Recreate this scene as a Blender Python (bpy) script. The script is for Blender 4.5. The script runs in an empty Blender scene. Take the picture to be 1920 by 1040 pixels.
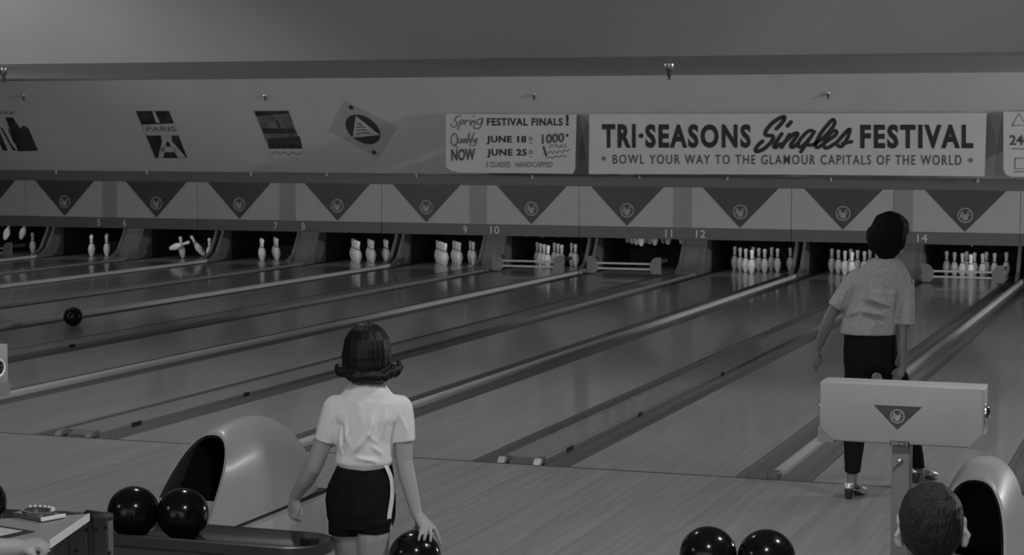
import bpy, bmesh, math, random
from mathutils import Vector, Matrix, noise
random.seed(7)
S = bpy.context.scene
COL = S.collection
PI = math.pi

# ------------------------------------------------------------------ camera
CAM = Vector((4.21827, -12.09367, 2.16450))
FW = Vector((-0.33216642, 0.94045406, -0.07219158)).normalized()
RT = Vector((0.94286551, 0.33316786, 0.00195042)).normalized()
UPV = Vector((-0.02588619, 0.06741909, 0.99738888)).normalized()
FPX = 3665.55
cd = bpy.data.cameras.new('camera')
co = bpy.data.objects.new('camera', cd)
COL.objects.link(co)
co.matrix_world = Matrix(((RT.x, UPV.x, -FW.x, CAM.x), (RT.y, UPV.y, -FW.y, CAM.y), (RT.z, UPV.z, -FW.z, CAM.z), (0, 0, 0, 1)))
cd.sensor_width = 36.0
cd.lens = FPX / 1920 * 36
cd.clip_start = 0.1
cd.clip_end = 200
cd.dof.use_dof = True
cd.dof.focus_distance = 8.6
cd.dof.aperture_fstop = 13
S.camera = co

# ------------------------------------------------------------------ world, lamps and added fills, exposure
w = bpy.data.worlds.new('world')
S.world = w
w.use_nodes = True
w.node_tree.nodes['Background'].inputs[0].default_value = (1, 1, 1, 1)
w.node_tree.nodes['Background'].inputs[1].default_value = 0.02
S.view_settings.view_transform = 'Standard'
S.view_settings.look = 'None'
S.view_settings.exposure = 0.0
S.view_settings.gamma = 1.0
S.view_settings.use_curve_mapping = False


def spot(name, loc, aim, watts, cone=60, radius=0.12, blend=0.5):
    d = bpy.data.lights.new(name, 'SPOT')
    d.energy = watts
    d.spot_size = math.radians(cone)
    d.spot_blend = blend
    d.shadow_soft_size = radius
    o = bpy.data.objects.new(name, d)
    COL.objects.link(o)
    o.location = loc
    o.rotation_euler = (Vector(aim) - Vector(loc)).to_track_quat('-Z', 'Y').to_euler()
    return o


spot('wall_key_lamp', (30, 8.5, 2.5), (-2, 16.7, 2.3), 11000, 32, 0.2, 0.6)
spot('wall_fill_right', (11, 9.8, 2.6), (2, 17, 2.1), 560, 95, 0.15, 0.8)  # added fill for the right of the sloped wall, no fixture there
spot('wall_fill_left', (-12, 3.0, 2.7), (-9, 17, 2.0), 900, 80, 0.15, 0.8)  # added fill for the left of the sloped wall
spot('wall_fill_front', (6.5, -2.5, 2.7), (-1, 17, 1.0), 900, 38, 0.15, 0.8)  # added frontal fill to lift the shadows behind the banners
spot('rim_lamp_left', (-7.5, 3.0, 3.6), (2.4, -0.3, 1.3), 420, 16, 0.1, 0.6)
spot('side_fill', (5.2, -3.6, 4.75), (-0.2, -4.4, 0.5), 400, 95, 0.12, 0.8)  # added fill from the right for the hood base and end faces
spot('lane_lamp', (11.5, 13.5, 2.9), (2, -2, 0.6), 1200, 55, 0.15, 0.6)
spot('stage_key_lamp', (3.5, -8.6, 4.5), (0.8, -4.2, 0.5), 330, 120, 0.12, 0.8)
spot('stage_lamp_left', (-5.5, -10.5, 4.4), (1.5, -1.5, 0.8), 150, 70, 0.12, 0.7)
spot('ceiling_fill_left', (-12, -1.0, 2.2), (-6.5, 9.0, 3.9), 190, 85, 0.2, 0.9)  # added uplight that washes the left of the ceiling
spot('ceiling_fill_mid', (-4, -7.0, 2.9), (-2.5, 9.0, 3.9), 850, 46, 0.2, 0.9)  # added uplight that evens out the middle of the ceiling
spot('soffit_fill_right', (9.5, 13.5, 1.5), (-1, 13.5, 3.07), 650, 75, 0.15, 0.8)  # added low uplight to brighten the soffit
spot('soffit_fill_left', (-18, 13.0, 1.4), (-8, 13, 3.07), 350, 75, 0.15, 0.8)  # added low uplight for the left of the soffit
for lx in (-3, 2, 6):
    spot('rear_bounce_fill', (lx, -13.6, 2.2), (lx, -17, 2.6), 900, 120, 0.2, 0.8)  # added, throws soft fill off the pale rear wall
for lx, we in ((-7, 120), (-1, 250), (6, 290)):
    spot('approach_fill', (lx, -1.8, 4.75), (lx, -1.6, 0), we, 120, 0.12, 0.8)  # added overhead fill to brighten the approach floor
    spot('lane_fill', (lx - 2, 2.2, 4.75), (lx - 2, 3.0, 0), we * 1.05, 110, 0.12, 0.8)  # added overhead fill for the near part of the lanes
pl = bpy.data.lights.new('pit_lamp', 'AREA')
pl.shape = 'RECTANGLE'
pl.size = 30
pl.size_y = 0.06
pl.energy = 34
po = bpy.data.objects.new('pit_lamp', pl)
COL.objects.link(po)
po.location = (-2, 17.62, 0.86)
po.rotation_euler = (math.radians(52), 0, 0)

# ------------------------------------------------------------------ helpers: pixels of the photograph to rays
def ray(u, v):
    return FW + RT * ((u - 960) / FPX) - UPV * ((v - 520) / FPX)


def at(u, v, depth=None, x=None, y=None, z=None):
    d = ray(u, v)
    if depth is not None:
        t = depth
    elif z is not None:
        t = (z - CAM.z) / d.z
    elif y is not None:
        t = (y - CAM.y) / d.y
    else:
        t = (x - CAM.x) / d.x
    return CAM + d * t


def hit(u, v, p, n):
    d = ray(u, v)
    return CAM + d * ((Vector(p) - CAM).dot(n) / d.dot(n))


# ------------------------------------------------------------------ materials
MATS = {}


def mat(name, v, rough=0.5, spec=0.4, var=0.12, scale=6.0, bump=0.0, stretch=(1, 1, 1), coat=0.0, metal=0.0, coatr=0.06, detail=4):
    if name in MATS:
        return MATS[name]
    m = bpy.data.materials.new(name)
    m.use_nodes = True
    nt = m.node_tree
    b = nt.nodes['Principled BSDF']
    b.inputs['Roughness'].default_value = rough
    b.inputs['Specular IOR Level'].default_value = spec
    b.inputs['Metallic'].default_value = metal
    b.inputs['Coat Weight'].default_value = coat
    b.inputs['Coat Roughness'].default_value = coatr
    tc = nt.nodes.new('ShaderNodeTexCoord')
    mp = nt.nodes.new('ShaderNodeMapping')
    mp.inputs['Scale'].default_value = stretch
    nz = nt.nodes.new('ShaderNodeTexNoise')
    nz.inputs['Scale'].default_value = scale
    nz.inputs['Detail'].default_value = detail
    nt.links.new(tc.outputs['Object'], mp.inputs['Vector'])
    nt.links.new(mp.outputs[0], nz.inputs['Vector'])
    cr = nt.nodes.new('ShaderNodeMapRange')
    cr.inputs['From Min'].default_value = 0.25
    cr.inputs['From Max'].default_value = 0.75
    cr.inputs['To Min'].default_value = v * (1 - var)
    cr.inputs['To Max'].default_value = v * (1 + var)
    nt.links.new(nz.outputs['Fac'], cr.inputs['Value'])
    nt.links.new(cr.outputs[0], b.inputs['Base Color'])
    if bump:
        bp = nt.nodes.new('ShaderNodeBump')
        bp.inputs['Strength'].default_value = bump
        bp.inputs['Distance'].default_value = 0.01
        nt.links.new(nz.outputs['Fac'], bp.inputs['Height'])
        nt.links.new(bp.outputs[0], b.inputs['Normal'])
    MATS[name] = m
    return m


def wood(name, v, board=0.027, rough=0.3, coat=0.4, coatr=0.1, contrast=0.16, seed=0.0):
    """strips of boards running along Y, each with its own tone and a streaky grain"""
    m = bpy.data.materials.new(name)
    m.use_nodes = True
    nt = m.node_tree
    L = nt.links
    b = nt.nodes['Principled BSDF']
    b.inputs['Roughness'].default_value = rough
    b.inputs['Coat Weight'].default_value = coat
    b.inputs['Coat Roughness'].default_value = coatr
    g = nt.nodes.new('ShaderNodeNewGeometry')
    sp = nt.nodes.new('ShaderNodeSeparateXYZ')
    L.new(g.outputs['Position'], sp.inputs[0])

    def mth(op, a, c=None):
        n = nt.nodes.new('ShaderNodeMath')
        n.operation = op
        for i, q in enumerate((a, c)):
            if q is None:
                continue
            if isinstance(q, (int, float)):
                n.inputs[i].default_value = q
            else:
                L.new(q, n.inputs[i])
        return n.outputs[0]
    col = mth('FLOOR', mth('DIVIDE', sp.outputs['X'], board))
    jit = nt.nodes.new('ShaderNodeTexWhiteNoise')
    jit.noise_dimensions = '1D'
    L.new(mth('ADD', col, seed), jit.inputs['W'])
    row = mth('FLOOR', mth('ADD', mth('DIVIDE', sp.outputs['Y'], 1.35), mth('MULTIPLY', jit.outputs['Value'], 9)))
    cmb = nt.nodes.new('ShaderNodeCombineXYZ')
    L.new(col, cmb.inputs[0])
    L.new(row, cmb.inputs[1])
    wn = nt.nodes.new('ShaderNodeTexWhiteNoise')
    wn.noise_dimensions = '3D'
    L.new(cmb.outputs[0], wn.inputs['Vector'])
    mp = nt.nodes.new('ShaderNodeMapping')
    mp.inputs['Scale'].default_value = (26, 1.3, 1)
    L.new(g.outputs['Position'], mp.inputs[0])
    nz = nt.nodes.new('ShaderNodeTexNoise')
    nz.inputs['Scale'].default_value = 1.0
    nz.inputs['Detail'].default_value = 5
    L.new(mp.outputs[0], nz.inputs['Vector'])
    mp2 = nt.nodes.new('ShaderNodeMapping')
    mp2.inputs['Scale'].default_value = (1.6, 0.5, 1)
    L.new(g.outputs['Position'], mp2.inputs[0])
    nz2 = nt.nodes.new('ShaderNodeTexNoise')
    nz2.inputs['Scale'].default_value = 1.0
    L.new(mp2.outputs[0], nz2.inputs['Vector'])
    f = mth('ADD', mth('MULTIPLY', wn.outputs['Value'], 0.45), mth('ADD', mth('MULTIPLY', nz.outputs['Fac'], 0.7), mth('MULTIPLY', nz2.outputs['Fac'], 0.6)))
    mr = nt.nodes.new('ShaderNodeMapRange')
    mr.inputs['From Min'].default_value = 0.45
    mr.inputs['From Max'].default_value = 1.3
    mr.inputs['To Min'].default_value = v * (1 - contrast)
    mr.inputs['To Max'].default_value = v * (1 + contrast)
    L.new(f, mr.inputs['Value'])
    L.new(mr.outputs[0], b.inputs['Base Color'])
    return m


M_appr = wood('approach_maple', 0.24, 0.03, rough=0.38, coat=0.25, coatr=0.22, contrast=0.22)
M_lane = wood('lane_maple', 0.25, 0.027, rough=0.30, coat=0.55, coatr=0.09, contrast=0.2, seed=31)
M_gut = mat('gutter_grey', 0.105, 0.32, var=0.1, coat=0.2)
M_cap = mat('division_capping', 0.42, 0.38, var=0.08, coat=0.3, stretch=(1, 0.1, 1))
M_capw = mat('return_capping', 0.19, 0.4, var=0.1, coat=0.3, stretch=(1, 0.1, 1))
M_rail = mat('rail_metal', 0.17, 0.38, metal=0.5, var=0.1)
M_slope = mat('plaster_slope', 0.44, 0.9, spec=0.15, var=0.04, scale=1.2)
M_ceil = mat('plaster_ceiling', 0.42, 0.9, spec=0.15, var=0.05, scale=0.8)
M_ceild = mat('plaster_soffit', 0.60, 0.9, spec=0.15, var=0.05, scale=0.8)
M_wall = mat('side_wall_paint', 0.30, 0.9, var=0.05, scale=1)
M_ledge = mat('ledge_paint', 0.105, 0.6, var=0.06, scale=1)
M_white = mat('masking_white', 0.33, 0.55, var=0.04, scale=3)
M_strip = mat('masking_strip', 0.215, 0.55, var=0.05, scale=3)
M_tri = mat('masking_triangle', 0.042, 0.5, var=0.06, scale=3)
M_band = mat('masking_band', 0.098, 0.55, var=0.06, scale=3)
M_num = mat('numeral_paint', 0.55, 0.6, var=0.05)
M_embl = mat('emblem_paint', 0.30, 0.55, var=0.05)
M_black = mat('pit_black', 0.012, 0.8, var=0.2)
M_kick = mat('kickback_grey', 0.085, 0.5, var=0.15, scale=4)
M_deck = mat('pinsetter_dark', 0.03, 0.5, var=0.2)
M_sweep = mat('sweep_grey', 0.16, 0.5, var=0.12)
M_bar = mat('sweep_bar_paint', 0.42, 0.4, var=0.06)
M_pin = mat('pin_white', 0.78, 0.3, var=0.05, coat=0.3)
M_stripe = mat('pin_stripe', 0.12, 0.4, var=0.05)
M_banner = mat('banner_cloth', 0.47, 0.85, spec=0.15, var=0.05, scale=5)
M_ink = mat('banner_ink', 0.035, 0.8, spec=0.15, var=0.08)
M_inkg = mat('banner_ink_grey', 0.16, 0.8, spec=0.15, var=0.1)
M_inkm = mat('banner_ink_mid', 0.07, 0.8, spec=0.15, var=0.1)
M_pdark = mat('poster_ink', 0.03, 0.6, var=0.7, scale=3.5)
M_pmid = mat('poster_mid', 0.12, 0.6, var=0.55, scale=7)
M_plight = mat('poster_light', 0.42, 0.6, var=0.1, scale=8)
M_pale = mat('poster_pale', 0.47, 0.7, var=0.05, scale=5)
M_box = mat('enamel_beige', 0.36, 0.45, var=0.04, scale=6, coat=0.1)
M_boxg = mat('enamel_grey', 0.24, 0.45, var=0.06, scale=6)
M_post = mat('post_grey', 0.20, 0.42, var=0.06, coat=0.2)
M_hood = mat('hood_enamel', 0.275, 0.42, var=0.05, scale=4, coat=0.12, coatr=0.2)
M_base = mat('return_base', 0.36, 0.35, var=0.16, scale=5, stretch=(2, 2, 0.2), coat=0.3)
M_tray = mat('tray_dark', 0.042, 0.35, var=0.1, coat=0.3, coatr=0.2)
M_trayb = mat('tray_apron', 0.06, 0.4, var=0.1, coat=0.2)
M_rub = mat('rubber_black', 0.008, 0.75, var=0.1)
M_ball = mat('ball_black', 0.006, 0.17, spec=0.28, var=0.3, scale=20)
M_chrome = mat('chrome', 0.7, 0.18, metal=1.0, var=0.05)
M_bulb = mat('lens_glass', 0.02, 0.08, coat=1.0, var=0.05)
M_table = mat('table_laminate', 0.30, 0.5, var=0.05)
M_edge = mat('table_edge', 0.75, 0.5, var=0.06)
M_paper = mat('paper', 0.55, 0.8, var=0.08, scale=30)
M_glass = mat('ashtray_glass', 0.10, 0.12, coat=1.0, var=0.3, scale=14)
M_skin = mat('skin', 0.36, 0.5, var=0.05, scale=9)
M_skin2 = mat('skin_tanned', 0.14, 0.5, var=0.06, scale=9)
M_shirt = mat('shirt_white', 0.72, 0.85, spec=0.1, var=0.03, scale=30, bump=0.1)
M_blouse = mat('blouse_tweed', 0.34, 0.9, spec=0.1, var=0.16, scale=60, bump=0.3, detail=6)
M_dark = mat('cloth_black', 0.010, 0.9, spec=0.1, var=0.2, scale=20)
M_suit = mat('cloth_grey', 0.10, 0.9, spec=0.1, var=0.2, scale=40)
M_hair = mat('hair_dark', 0.007, 0.48, spec=0.25, var=0.5, scale=45, bump=0.2, stretch=(3, 3, 0.25))
M_hairc = mat('hair_curly', 0.004, 0.7, spec=0.12, var=0.4, scale=45, bump=0.9)
M_hairm = mat('hair_cropped', 0.014, 0.48, spec=0.5, var=0.7, scale=90, bump=1.0, stretch=(2.2, 2.2, 0.5))
M_shoe = mat('shoe_silver', 0.5, 0.3, metal=0.6, var=0.1)
M_shoed = mat('shoe_dark', 0.03, 0.3, var=0.1)

# ------------------------------------------------------------------ mesh helpers
def add_box(bm, x0, x1, y0, y1, z0, z1, bevel=0.0, seg=2, rot=None):
    r = bmesh.ops.create_cube(bm, size=1.0)
    vs = r['verts']
    for v in vs:
        v.co = Vector(((x0 + x1) / 2 + v.co.x * (x1 - x0), (y0 + y1) / 2 + v.co.y * (y1 - y0), (z0 + z1) / 2 + v.co.z * (z1 - z0)))
    if bevel:
        es = list({e for v in vs for e in v.link_edges})
        bmesh.ops.bevel(bm, geom=es, offset=bevel, segments=seg, affect='EDGES', profile=0.5)
    return bm


def box(x0, x1, y0, y1, z0, z1, bevel=0.0, seg=2):
    return add_box(bmesh.new(), x0, x1, y0, y1, z0, z1, bevel, seg)


def add_tube(bm, pts, r, n=10, caps=True):
    pts = [Vector(p) for p in pts]
    rs = r if isinstance(r, (list, tuple)) else [r] * len(pts)
    rings = []
    ref = None
    for i, p in enumerate(pts):
        d = (pts[min(i + 1, len(pts) - 1)] - pts[max(i - 1, 0)]).normalized()
        if ref is None:
            ref = Vector((0, 0, 1)) if abs(d.z) < 0.9 else Vector((1, 0, 0))
        a = d.cross(ref).normalized()
        b = d.cross(a).normalized()
        ref = -b if False else ref
        rings.append([bm.verts.new(p + (a * math.cos(2 * PI * k / n) + b * math.sin(2 * PI * k / n)) * rs[i]) for k in range(n)])
    for i in range(len(rings) - 1):
        for k in range(n):
            bm.faces.new((rings[i][k], rings[i][(k + 1) % n], rings[i + 1][(k + 1) % n], rings[i + 1][k]))
    if caps:
        bm.faces.new(rings[0])
        bm.faces.new(rings[-1])
    return bm


def add_lathe(bm, prof, n=24, axis='z', origin=(0, 0, 0)):
    o = Vector(origin)
    rings = []
    for r, h in prof:
        ring = []
        if r < 1e-6:
            q = (0, 0, h)
            if axis == 'y':
                q = (0, h, 0)
            if axis == 'x':
                q = (h, 0, 0)
            ring = [bm.verts.new(o + Vector(q))]
        else:
            for k in range(n):
                c, s = r * math.cos(2 * PI * k / n), r * math.sin(2 * PI * k / n)
                q = (c, s, h) if axis == 'z' else ((c, h, s) if axis == 'y' else (h, c, s))
                ring.append(bm.verts.new(o + Vector(q)))
        rings.append(ring)
    for a, b in zip(rings, rings[1:]):
        for k in range(n):
            if len(a) == 1 and len(b) == 1:
                continue
            if len(a) == 1:
                bm.faces.new((a[0], b[k], b[(k + 1) % n]))
            elif len(b) == 1:
                bm.faces.new((a[k], a[(k + 1) % n], b[0]))
            else:
                bm.faces.new((a[k], a[(k + 1) % n], b[(k + 1) % n], b[k]))
    if len(rings[0]) > 1:
        bm.faces.new(rings[0])
    if len(rings[-1]) > 1:
        bm.faces.new(rings[-1])
    return bm


def add_prism(bm, poly, d0, d1, plane='xz'):
    """outline extruded: plane 'xz' along y, 'yz' along x, 'xy' along z"""
    def P(a, b, d):
        return {'xz': (a, d, b), 'yz': (d, a, b), 'xy': (a, b, d)}[plane]
    A = [bm.verts.new(P(a, b, d0)) for a, b in poly]
    B = [bm.verts.new(P(a, b, d1)) for a, b in poly]
    n = len(poly)
    bm.faces.new(A)
    bm.faces.new(B)
    for k in range(n):
        bm.faces.new((A[k], A[(k + 1) % n], B[(k + 1) % n], B[k]))
    return bm


def obj(name, bm, m, parent=None, smooth=False, auto=None):
    bmesh.ops.recalc_face_normals(bm, faces=bm.faces)
    me = bpy.data.meshes.new(name)
    bm.to_mesh(me)
    bm.free()
    me.materials.append(m)
    if smooth:
        for p in me.polygons:
            p.use_smooth = True
        if auto is not None:
            me.set_sharp_from_angle(angle=math.radians(auto))
    o = bpy.data.objects.new(name, me)
    COL.objects.link(o)
    if parent is not None:
        o.parent = parent
    return o


def tag(o, label=None, cat=None, group=None, kind=None):
    if label:
        o['label'] = label
    if cat:
        o['category'] = cat
    if group:
        o['group'] = group
    if kind:
        o['kind'] = kind
    return o


def thing(name, label, cat, loc=(0, 0, 0), rotz=0.0, group=None):
    o = bpy.data.objects.new(name, None)
    o.empty_display_size = 0.1
    COL.objects.link(o)
    o.location = loc
    o.rotation_euler = (0, 0, rotz)
    return tag(o, label, cat, group)


def struct(name, bm, m, label=None):
    o = obj(name, bm, m)
    return tag(o, label, None, None, 'structure')


# flat lettering -----------------------------------------------------
def text_flat(s, bold=0.0, space=1.0):
    """faces of a line of the built-in lettering, scaled into the unit square"""
    cu = bpy.data.curves.new('lettering', 'FONT')
    cu.body = s
    cu.offset = bold
    cu.space_character = space
    cu.resolution_u = 3
    o = bpy.data.objects.new('lettering_tmp', cu)
    COL.objects.link(o)
    dg = bpy.context.evaluated_depsgraph_get()
    me = bpy.data.meshes.new_from_object(o.evaluated_get(dg))
    vs = [v.co.copy() for v in me.vertices]
    fs = [tuple(p.vertices) for p in me.polygons]
    bpy.data.objects.remove(o)
    bpy.data.curves.remove(cu)
    bpy.data.meshes.remove(me)
    x0, x1 = min(v.x for v in vs), max(v.x for v in vs)
    y0, y1 = min(v.y for v in vs), max(v.y for v in vs)
    return [((v.x - x0) / (x1 - x0), (v.y - y0) / (y1 - y0)) for v in vs], fs


def add_text(bm, s, quad, to3, bold=0.0, space=1.0):
    """quad: four photo points (top left, top right, bottom right, bottom left); to3 puts a photo point on the surface"""
    vs, fs = text_flat(s, bold, space)
    tl, tr, br, bl = quad
    V = []
    for a, b in vs:
        u = (tl[0] * (1 - a) + tr[0] * a) * b + (bl[0] * (1 - a) + br[0] * a) * (1 - b)
        v = (tl[1] * (1 - a) + tr[1] * a) * b + (bl[1] * (1 - a) + br[1] * a) * (1 - b)
        V.append(bm.verts.new(to3(u, v)))
    for f in fs:
        try:
            bm.faces.new([V[i] for i in f])
        except ValueError:
            pass
    return bm


def R4(x0, y0, x1, y1, sl=0.0):
    return ((x0, y0), (x1, y0 + sl), (x1, y1 + sl), (x0, y1))


def smooth_poly(pts, n=5):
    out = []
    for i in range(len(pts) - 1):
        p0, p1, p2, p3 = pts[max(i - 1, 0)], pts[i], pts[i + 1], pts[min(i + 2, len(pts) - 1)]
        for k in range(n):
            t = k / n
            out.append(tuple(0.5 * ((2 * p1[j]) + (-p0[j] + p2[j]) * t + (2 * p0[j] - 5 * p1[j] + 4 * p2[j] - p3[j]) * t * t + (-p0[j] + 3 * p1[j] - 3 * p2[j] + p3[j]) * t ** 3) for j in (0, 1)))
    out.append(tuple(pts[-1]))
    return out


LAYER = [0]


def add_stroke(bm, pts, wd, to3, smooth=True):
    LAYER[0] = (LAYER[0] + 1) % 10
    lift = Vector((0, -0.0002 * LAYER[0], 0))
    if smooth and len(pts) > 2:
        pts = smooth_poly(pts)
    L, Rr = [], []
    for i, p in enumerate(pts):
        a, b = pts[max(i - 1, 0)], pts[min(i + 1, len(pts) - 1)]
        d = Vector((b[0] - a[0], b[1] - a[1]))
        if d.length < 1e-9:
            d = Vector((1, 0))
        d.normalize()
        n = Vector((-d.y, d.x)) * (wd / 2)
        L.append(bm.verts.new(Vector(to3(p[0] + n.x, p[1] + n.y)) + lift))
        Rr.append(bm.verts.new(Vector(to3(p[0] - n.x, p[1] - n.y)) + lift))
    for i in range(len(pts) - 1):
        bm.faces.new((L[i], L[i + 1], Rr[i + 1], Rr[i]))
    lift = lift + Vector((0, -0.0001, 0))
    for p in (pts[0], pts[-1]):
        bm.faces.new([bm.verts.new(Vector(to3(p[0] + wd / 2 * math.cos(2 * PI * k / 10), p[1] + wd / 2 * math.sin(2 * PI * k / 10))) + lift) for k in range(10)])
    return bm


def add_poly(bm, pts, to3):
    bm.faces.new([bm.verts.new(to3(*p)) for p in pts])
    return bm


def add_disc2(bm, c, rx, ry, to3, n=32, rot=0.0):
    return add_poly(bm, [(c[0] + rx * math.cos(t) * math.cos(rot) - ry * math.sin(t) * math.sin(rot), c[1] + rx * math.cos(t) * math.sin(rot) + ry * math.sin(t) * math.cos(rot)) for t in (2 * PI * k / n for k in range(n))], to3)


# bodies -------------------------------------------------------------
class Blob:
    """overlapping hulls of spheres, ellipsoids and rings that are fused into one continuous skin"""

    def __init__(self):
        self.bm = bmesh.new()

    def _pts(self, q):
        c = Vector(q[0])
        r = q[1]
        if isinstance(r, (int, float)):
            r = (r, r, r)
        kind = q[2] if len(q) > 2 else 's'
        out = []
        if kind == 's':
            for i in range(1, 8):
                ph = PI * i / 8
                for k in range(16):
                    a = 2 * PI * k / 16
                    out.append(c + Vector((r[0] * math.sin(ph) * math.cos(a), r[1] * math.sin(ph) * math.sin(a), r[2] * math.cos(ph))))
            out += [c + Vector((0, 0, r[2])), c - Vector((0, 0, r[2]))]
        else:  # ring: q = (centre, (rx, ry), 'r', axis)
            ax = Vector(q[3]).normalized() if len(q) > 3 else Vector((0, 0, 1))
            a0 = Vector((1, 0, 0)) - ax * ax.x
            a0.normalize()
            b0 = ax.cross(a0)
            for k in range(28):
                a = 2 * PI * k / 28
                out.append(c + a0 * (r[0] * math.cos(a)) + b0 * (r[1] * math.sin(a)))
        return out

    def hull(self, *qs):
        b = bmesh.new()
        for q in qs:
            for p in self._pts(q):
                b.verts.new(p)
        bmesh.ops.convex_hull(b, input=b.verts)
        loose = [v for v in b.verts if not v.link_faces]
        bmesh.ops.delete(b, geom=loose, context='VERTS')
        me = bpy.data.meshes.new('t')
        b.to_mesh(me)
        b.free()
        self.bm.from_mesh(me)
        bpy.data.meshes.remove(me)
        return self

    def chain(self, *qs):
        for a, b in zip(qs, qs[1:]):
            self.hull(a, b)
        return self

    def bake(self, name, m, parent, voxel=0.006, smooth=4, disp=None):
        me = bpy.data.meshes.new(name)
        bmesh.ops.recalc_face_normals(self.bm, faces=self.bm.faces)
        self.bm.to_mesh(me)
        self.bm.free()
        o = bpy.data.objects.new(name, me)
        COL.objects.link(o)
        r = o.modifiers.new('r', 'REMESH')
        r.mode = 'VOXEL'
        r.voxel_size = voxel
        s = o.modifiers.new('s', 'SMOOTH')
        s.factor = 0.5
        s.iterations = smooth
        dg = bpy.context.evaluated_depsgraph_get()
        me2 = bpy.data.meshes.new_from_object(o.evaluated_get(dg))
        o.modifiers.clear()
        o.data = me2
        bpy.data.meshes.remove(me)
        me2.name = name
        me2.materials.clear()
        me2.materials.append(m)
        if disp:
            mv = []
            for v in me2.vertices:
                mv.append(v.co + disp(v.co, v.normal))
            for v, c in zip(me2.vertices, mv):
                v.co = c
        for p in me2.polygons:
            p.use_smooth = True
        o.parent = parent
        return o


def fold(segs):
    """cloth folds: each (a, b, width, height) pushes the cloth out along a line"""
    S2 = [(Vector(a), Vector(b), wd, h) for a, b, wd, h in segs]

    def f(c, n):
        k = 0.0
        for a, b, wd, h in S2:
            ab = b - a
            t = max(0.0, min(1.0, (c - a).dot(ab) / ab.length_squared))
            d = (c - (a + ab * t)).length / wd
            if d < 2.2:
                k += h * math.exp(-d * d * 1.6) * (0.35 + 0.65 * math.sin(PI * min(max(t, 0.06), 0.94)))
        k += 0.003 * noise.noise(c * 14) + 0.0012 * noise.noise(c * 40)
        return n * k
    return f


class Fig:
    """a figure's own frame: x to the right and y away as the photograph sees it, z up from its floor"""

    def __init__(self, u0, depth, ground):
        p = at(u0, 520, depth=depth)
        self.o = Vector((p.x, p.y, ground))
        d = (p - CAM)
        self.rot = math.atan2(-d.x, d.y)
        self.M = Matrix.Translation(self.o) @ Matrix.Rotation(self.rot, 4, 'Z')
        self.I = self.M.inverted()

    def p(self, u, v, dy=0.0):
        n = self.M.to_3x3() @ Vector((0, 1, 0))
        return self.I @ hit(u, v, self.M @ Vector((0, dy, 0)), n)

    def loc(self, wp):
        return self.I @ Vector(wp)

    def scale(self):
        return FPX / ((self.o - CAM).dot(FW))


def hand(B, W, K, T, thumb, r=0.0085, bend=None):
    """palm from the wrist W to four knuckles K, four bent fingers to the tips T, a thumb from the side of the palm"""
    W = Vector(W)
    K = [Vector(k) for k in K]
    B.hull((W, 0.021), *[(k, 0.0115) for k in K])
    for i, (k, t) in enumerate(zip(K, T)):
        t = Vector(t)
        mid = bend[i] if bend else (k + t) / 2
        B.chain((k, r * 1.12), (mid, r), (t, r * 0.85))
    th = [Vector(q) for q in thumb]
    B.chain((W + (th[0] - W) * 0.3, 0.017), (th[0], 0.0125), (th[1], 0.0105), (th[2], 0.009))


def head(B, c, s=1.0, ear=True, fwd=1.0):
    """skull, jaw, nose, lips, brow and ears round the centre c, face towards +y"""
    c = Vector(c)

    def q(x, y, z):
        return c + Vector((x, y, z)) * s
    B.hull((q(0, -0.015, 0.015), (0.074 * s, 0.092 * s, 0.095 * s)), (q(0, 0.045, -0.01), (0.06 * s, 0.05 * s, 0.07 * s)))
    B.hull((q(0, 0.05, -0.02), (0.056 * s, 0.045 * s, 0.05 * s)), (q(0, 0.072, -0.095), (0.026 * s, 0.022 * s, 0.02 * s)), (q(0.045, 0.01, -0.065), 0.02 * s), (q(-0.045, 0.01, -0.065), 0.02 * s))
    B.hull((q(0, 0.092, 0.02), 0.009 * s), (q(0, 0.116, -0.025), 0.011 * s), (q(0.013, 0.098, -0.03), 0.009 * s), (q(-0.013, 0.098, -0.03), 0.009 * s))
    B.hull((q(-0.04, 0.082, 0.028), 0.012 * s), (q(0.04, 0.082, 0.028), 0.012 * s))
    B.hull((q(-0.018, 0.092, -0.058), 0.008 * s), (q(0.018, 0.092, -0.058), 0.008 * s), (q(0, 0.1, -0.054), 0.008 * s))
    B.hull((q(-0.014, 0.091, -0.068), 0.008 * s), (q(0.014, 0.091, -0.068), 0.008 * s))
    for sx in (-1, 1):
        B.hull((q(sx * 0.03, 0.085, 0.006), (0.014 * s, 0.01 * s, 0.008 * s)), (q(sx * 0.031, 0.083, 0.006), 0.009 * s))
        if ear:
            B.hull((q(sx * 0.076, -0.002, 0.018), (0.007 * s, 0.016 * s, 0.012 * s)), (q(sx * 0.085, -0.014, 0.012), (0.007 * s, 0.014 * s, 0.02 * s)), (q(sx * 0.074, 0.002, -0.028), (0.006 * s, 0.009 * s, 0.01 * s)))


# ================================================================== THE HALL
P = 3.395            # width of a pair of lanes
LH = 0.905           # lane centre from the middle of its pair
GW = 0.3475          # half width of gutters + capping over the ball return
GN = 0.2482          # the same at the plain divisions
KS = range(-5, 2)    # pairs; pair 0 is 13 | 14
YM = 17.447          # face of the masking
ZB, ZBB, ZT = 0.7476, 0.5632, 1.376


def lane_x(n):
    k = (n - 13) // 2
    return k * P + (LH if n % 2 == 0 else -LH)


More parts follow.
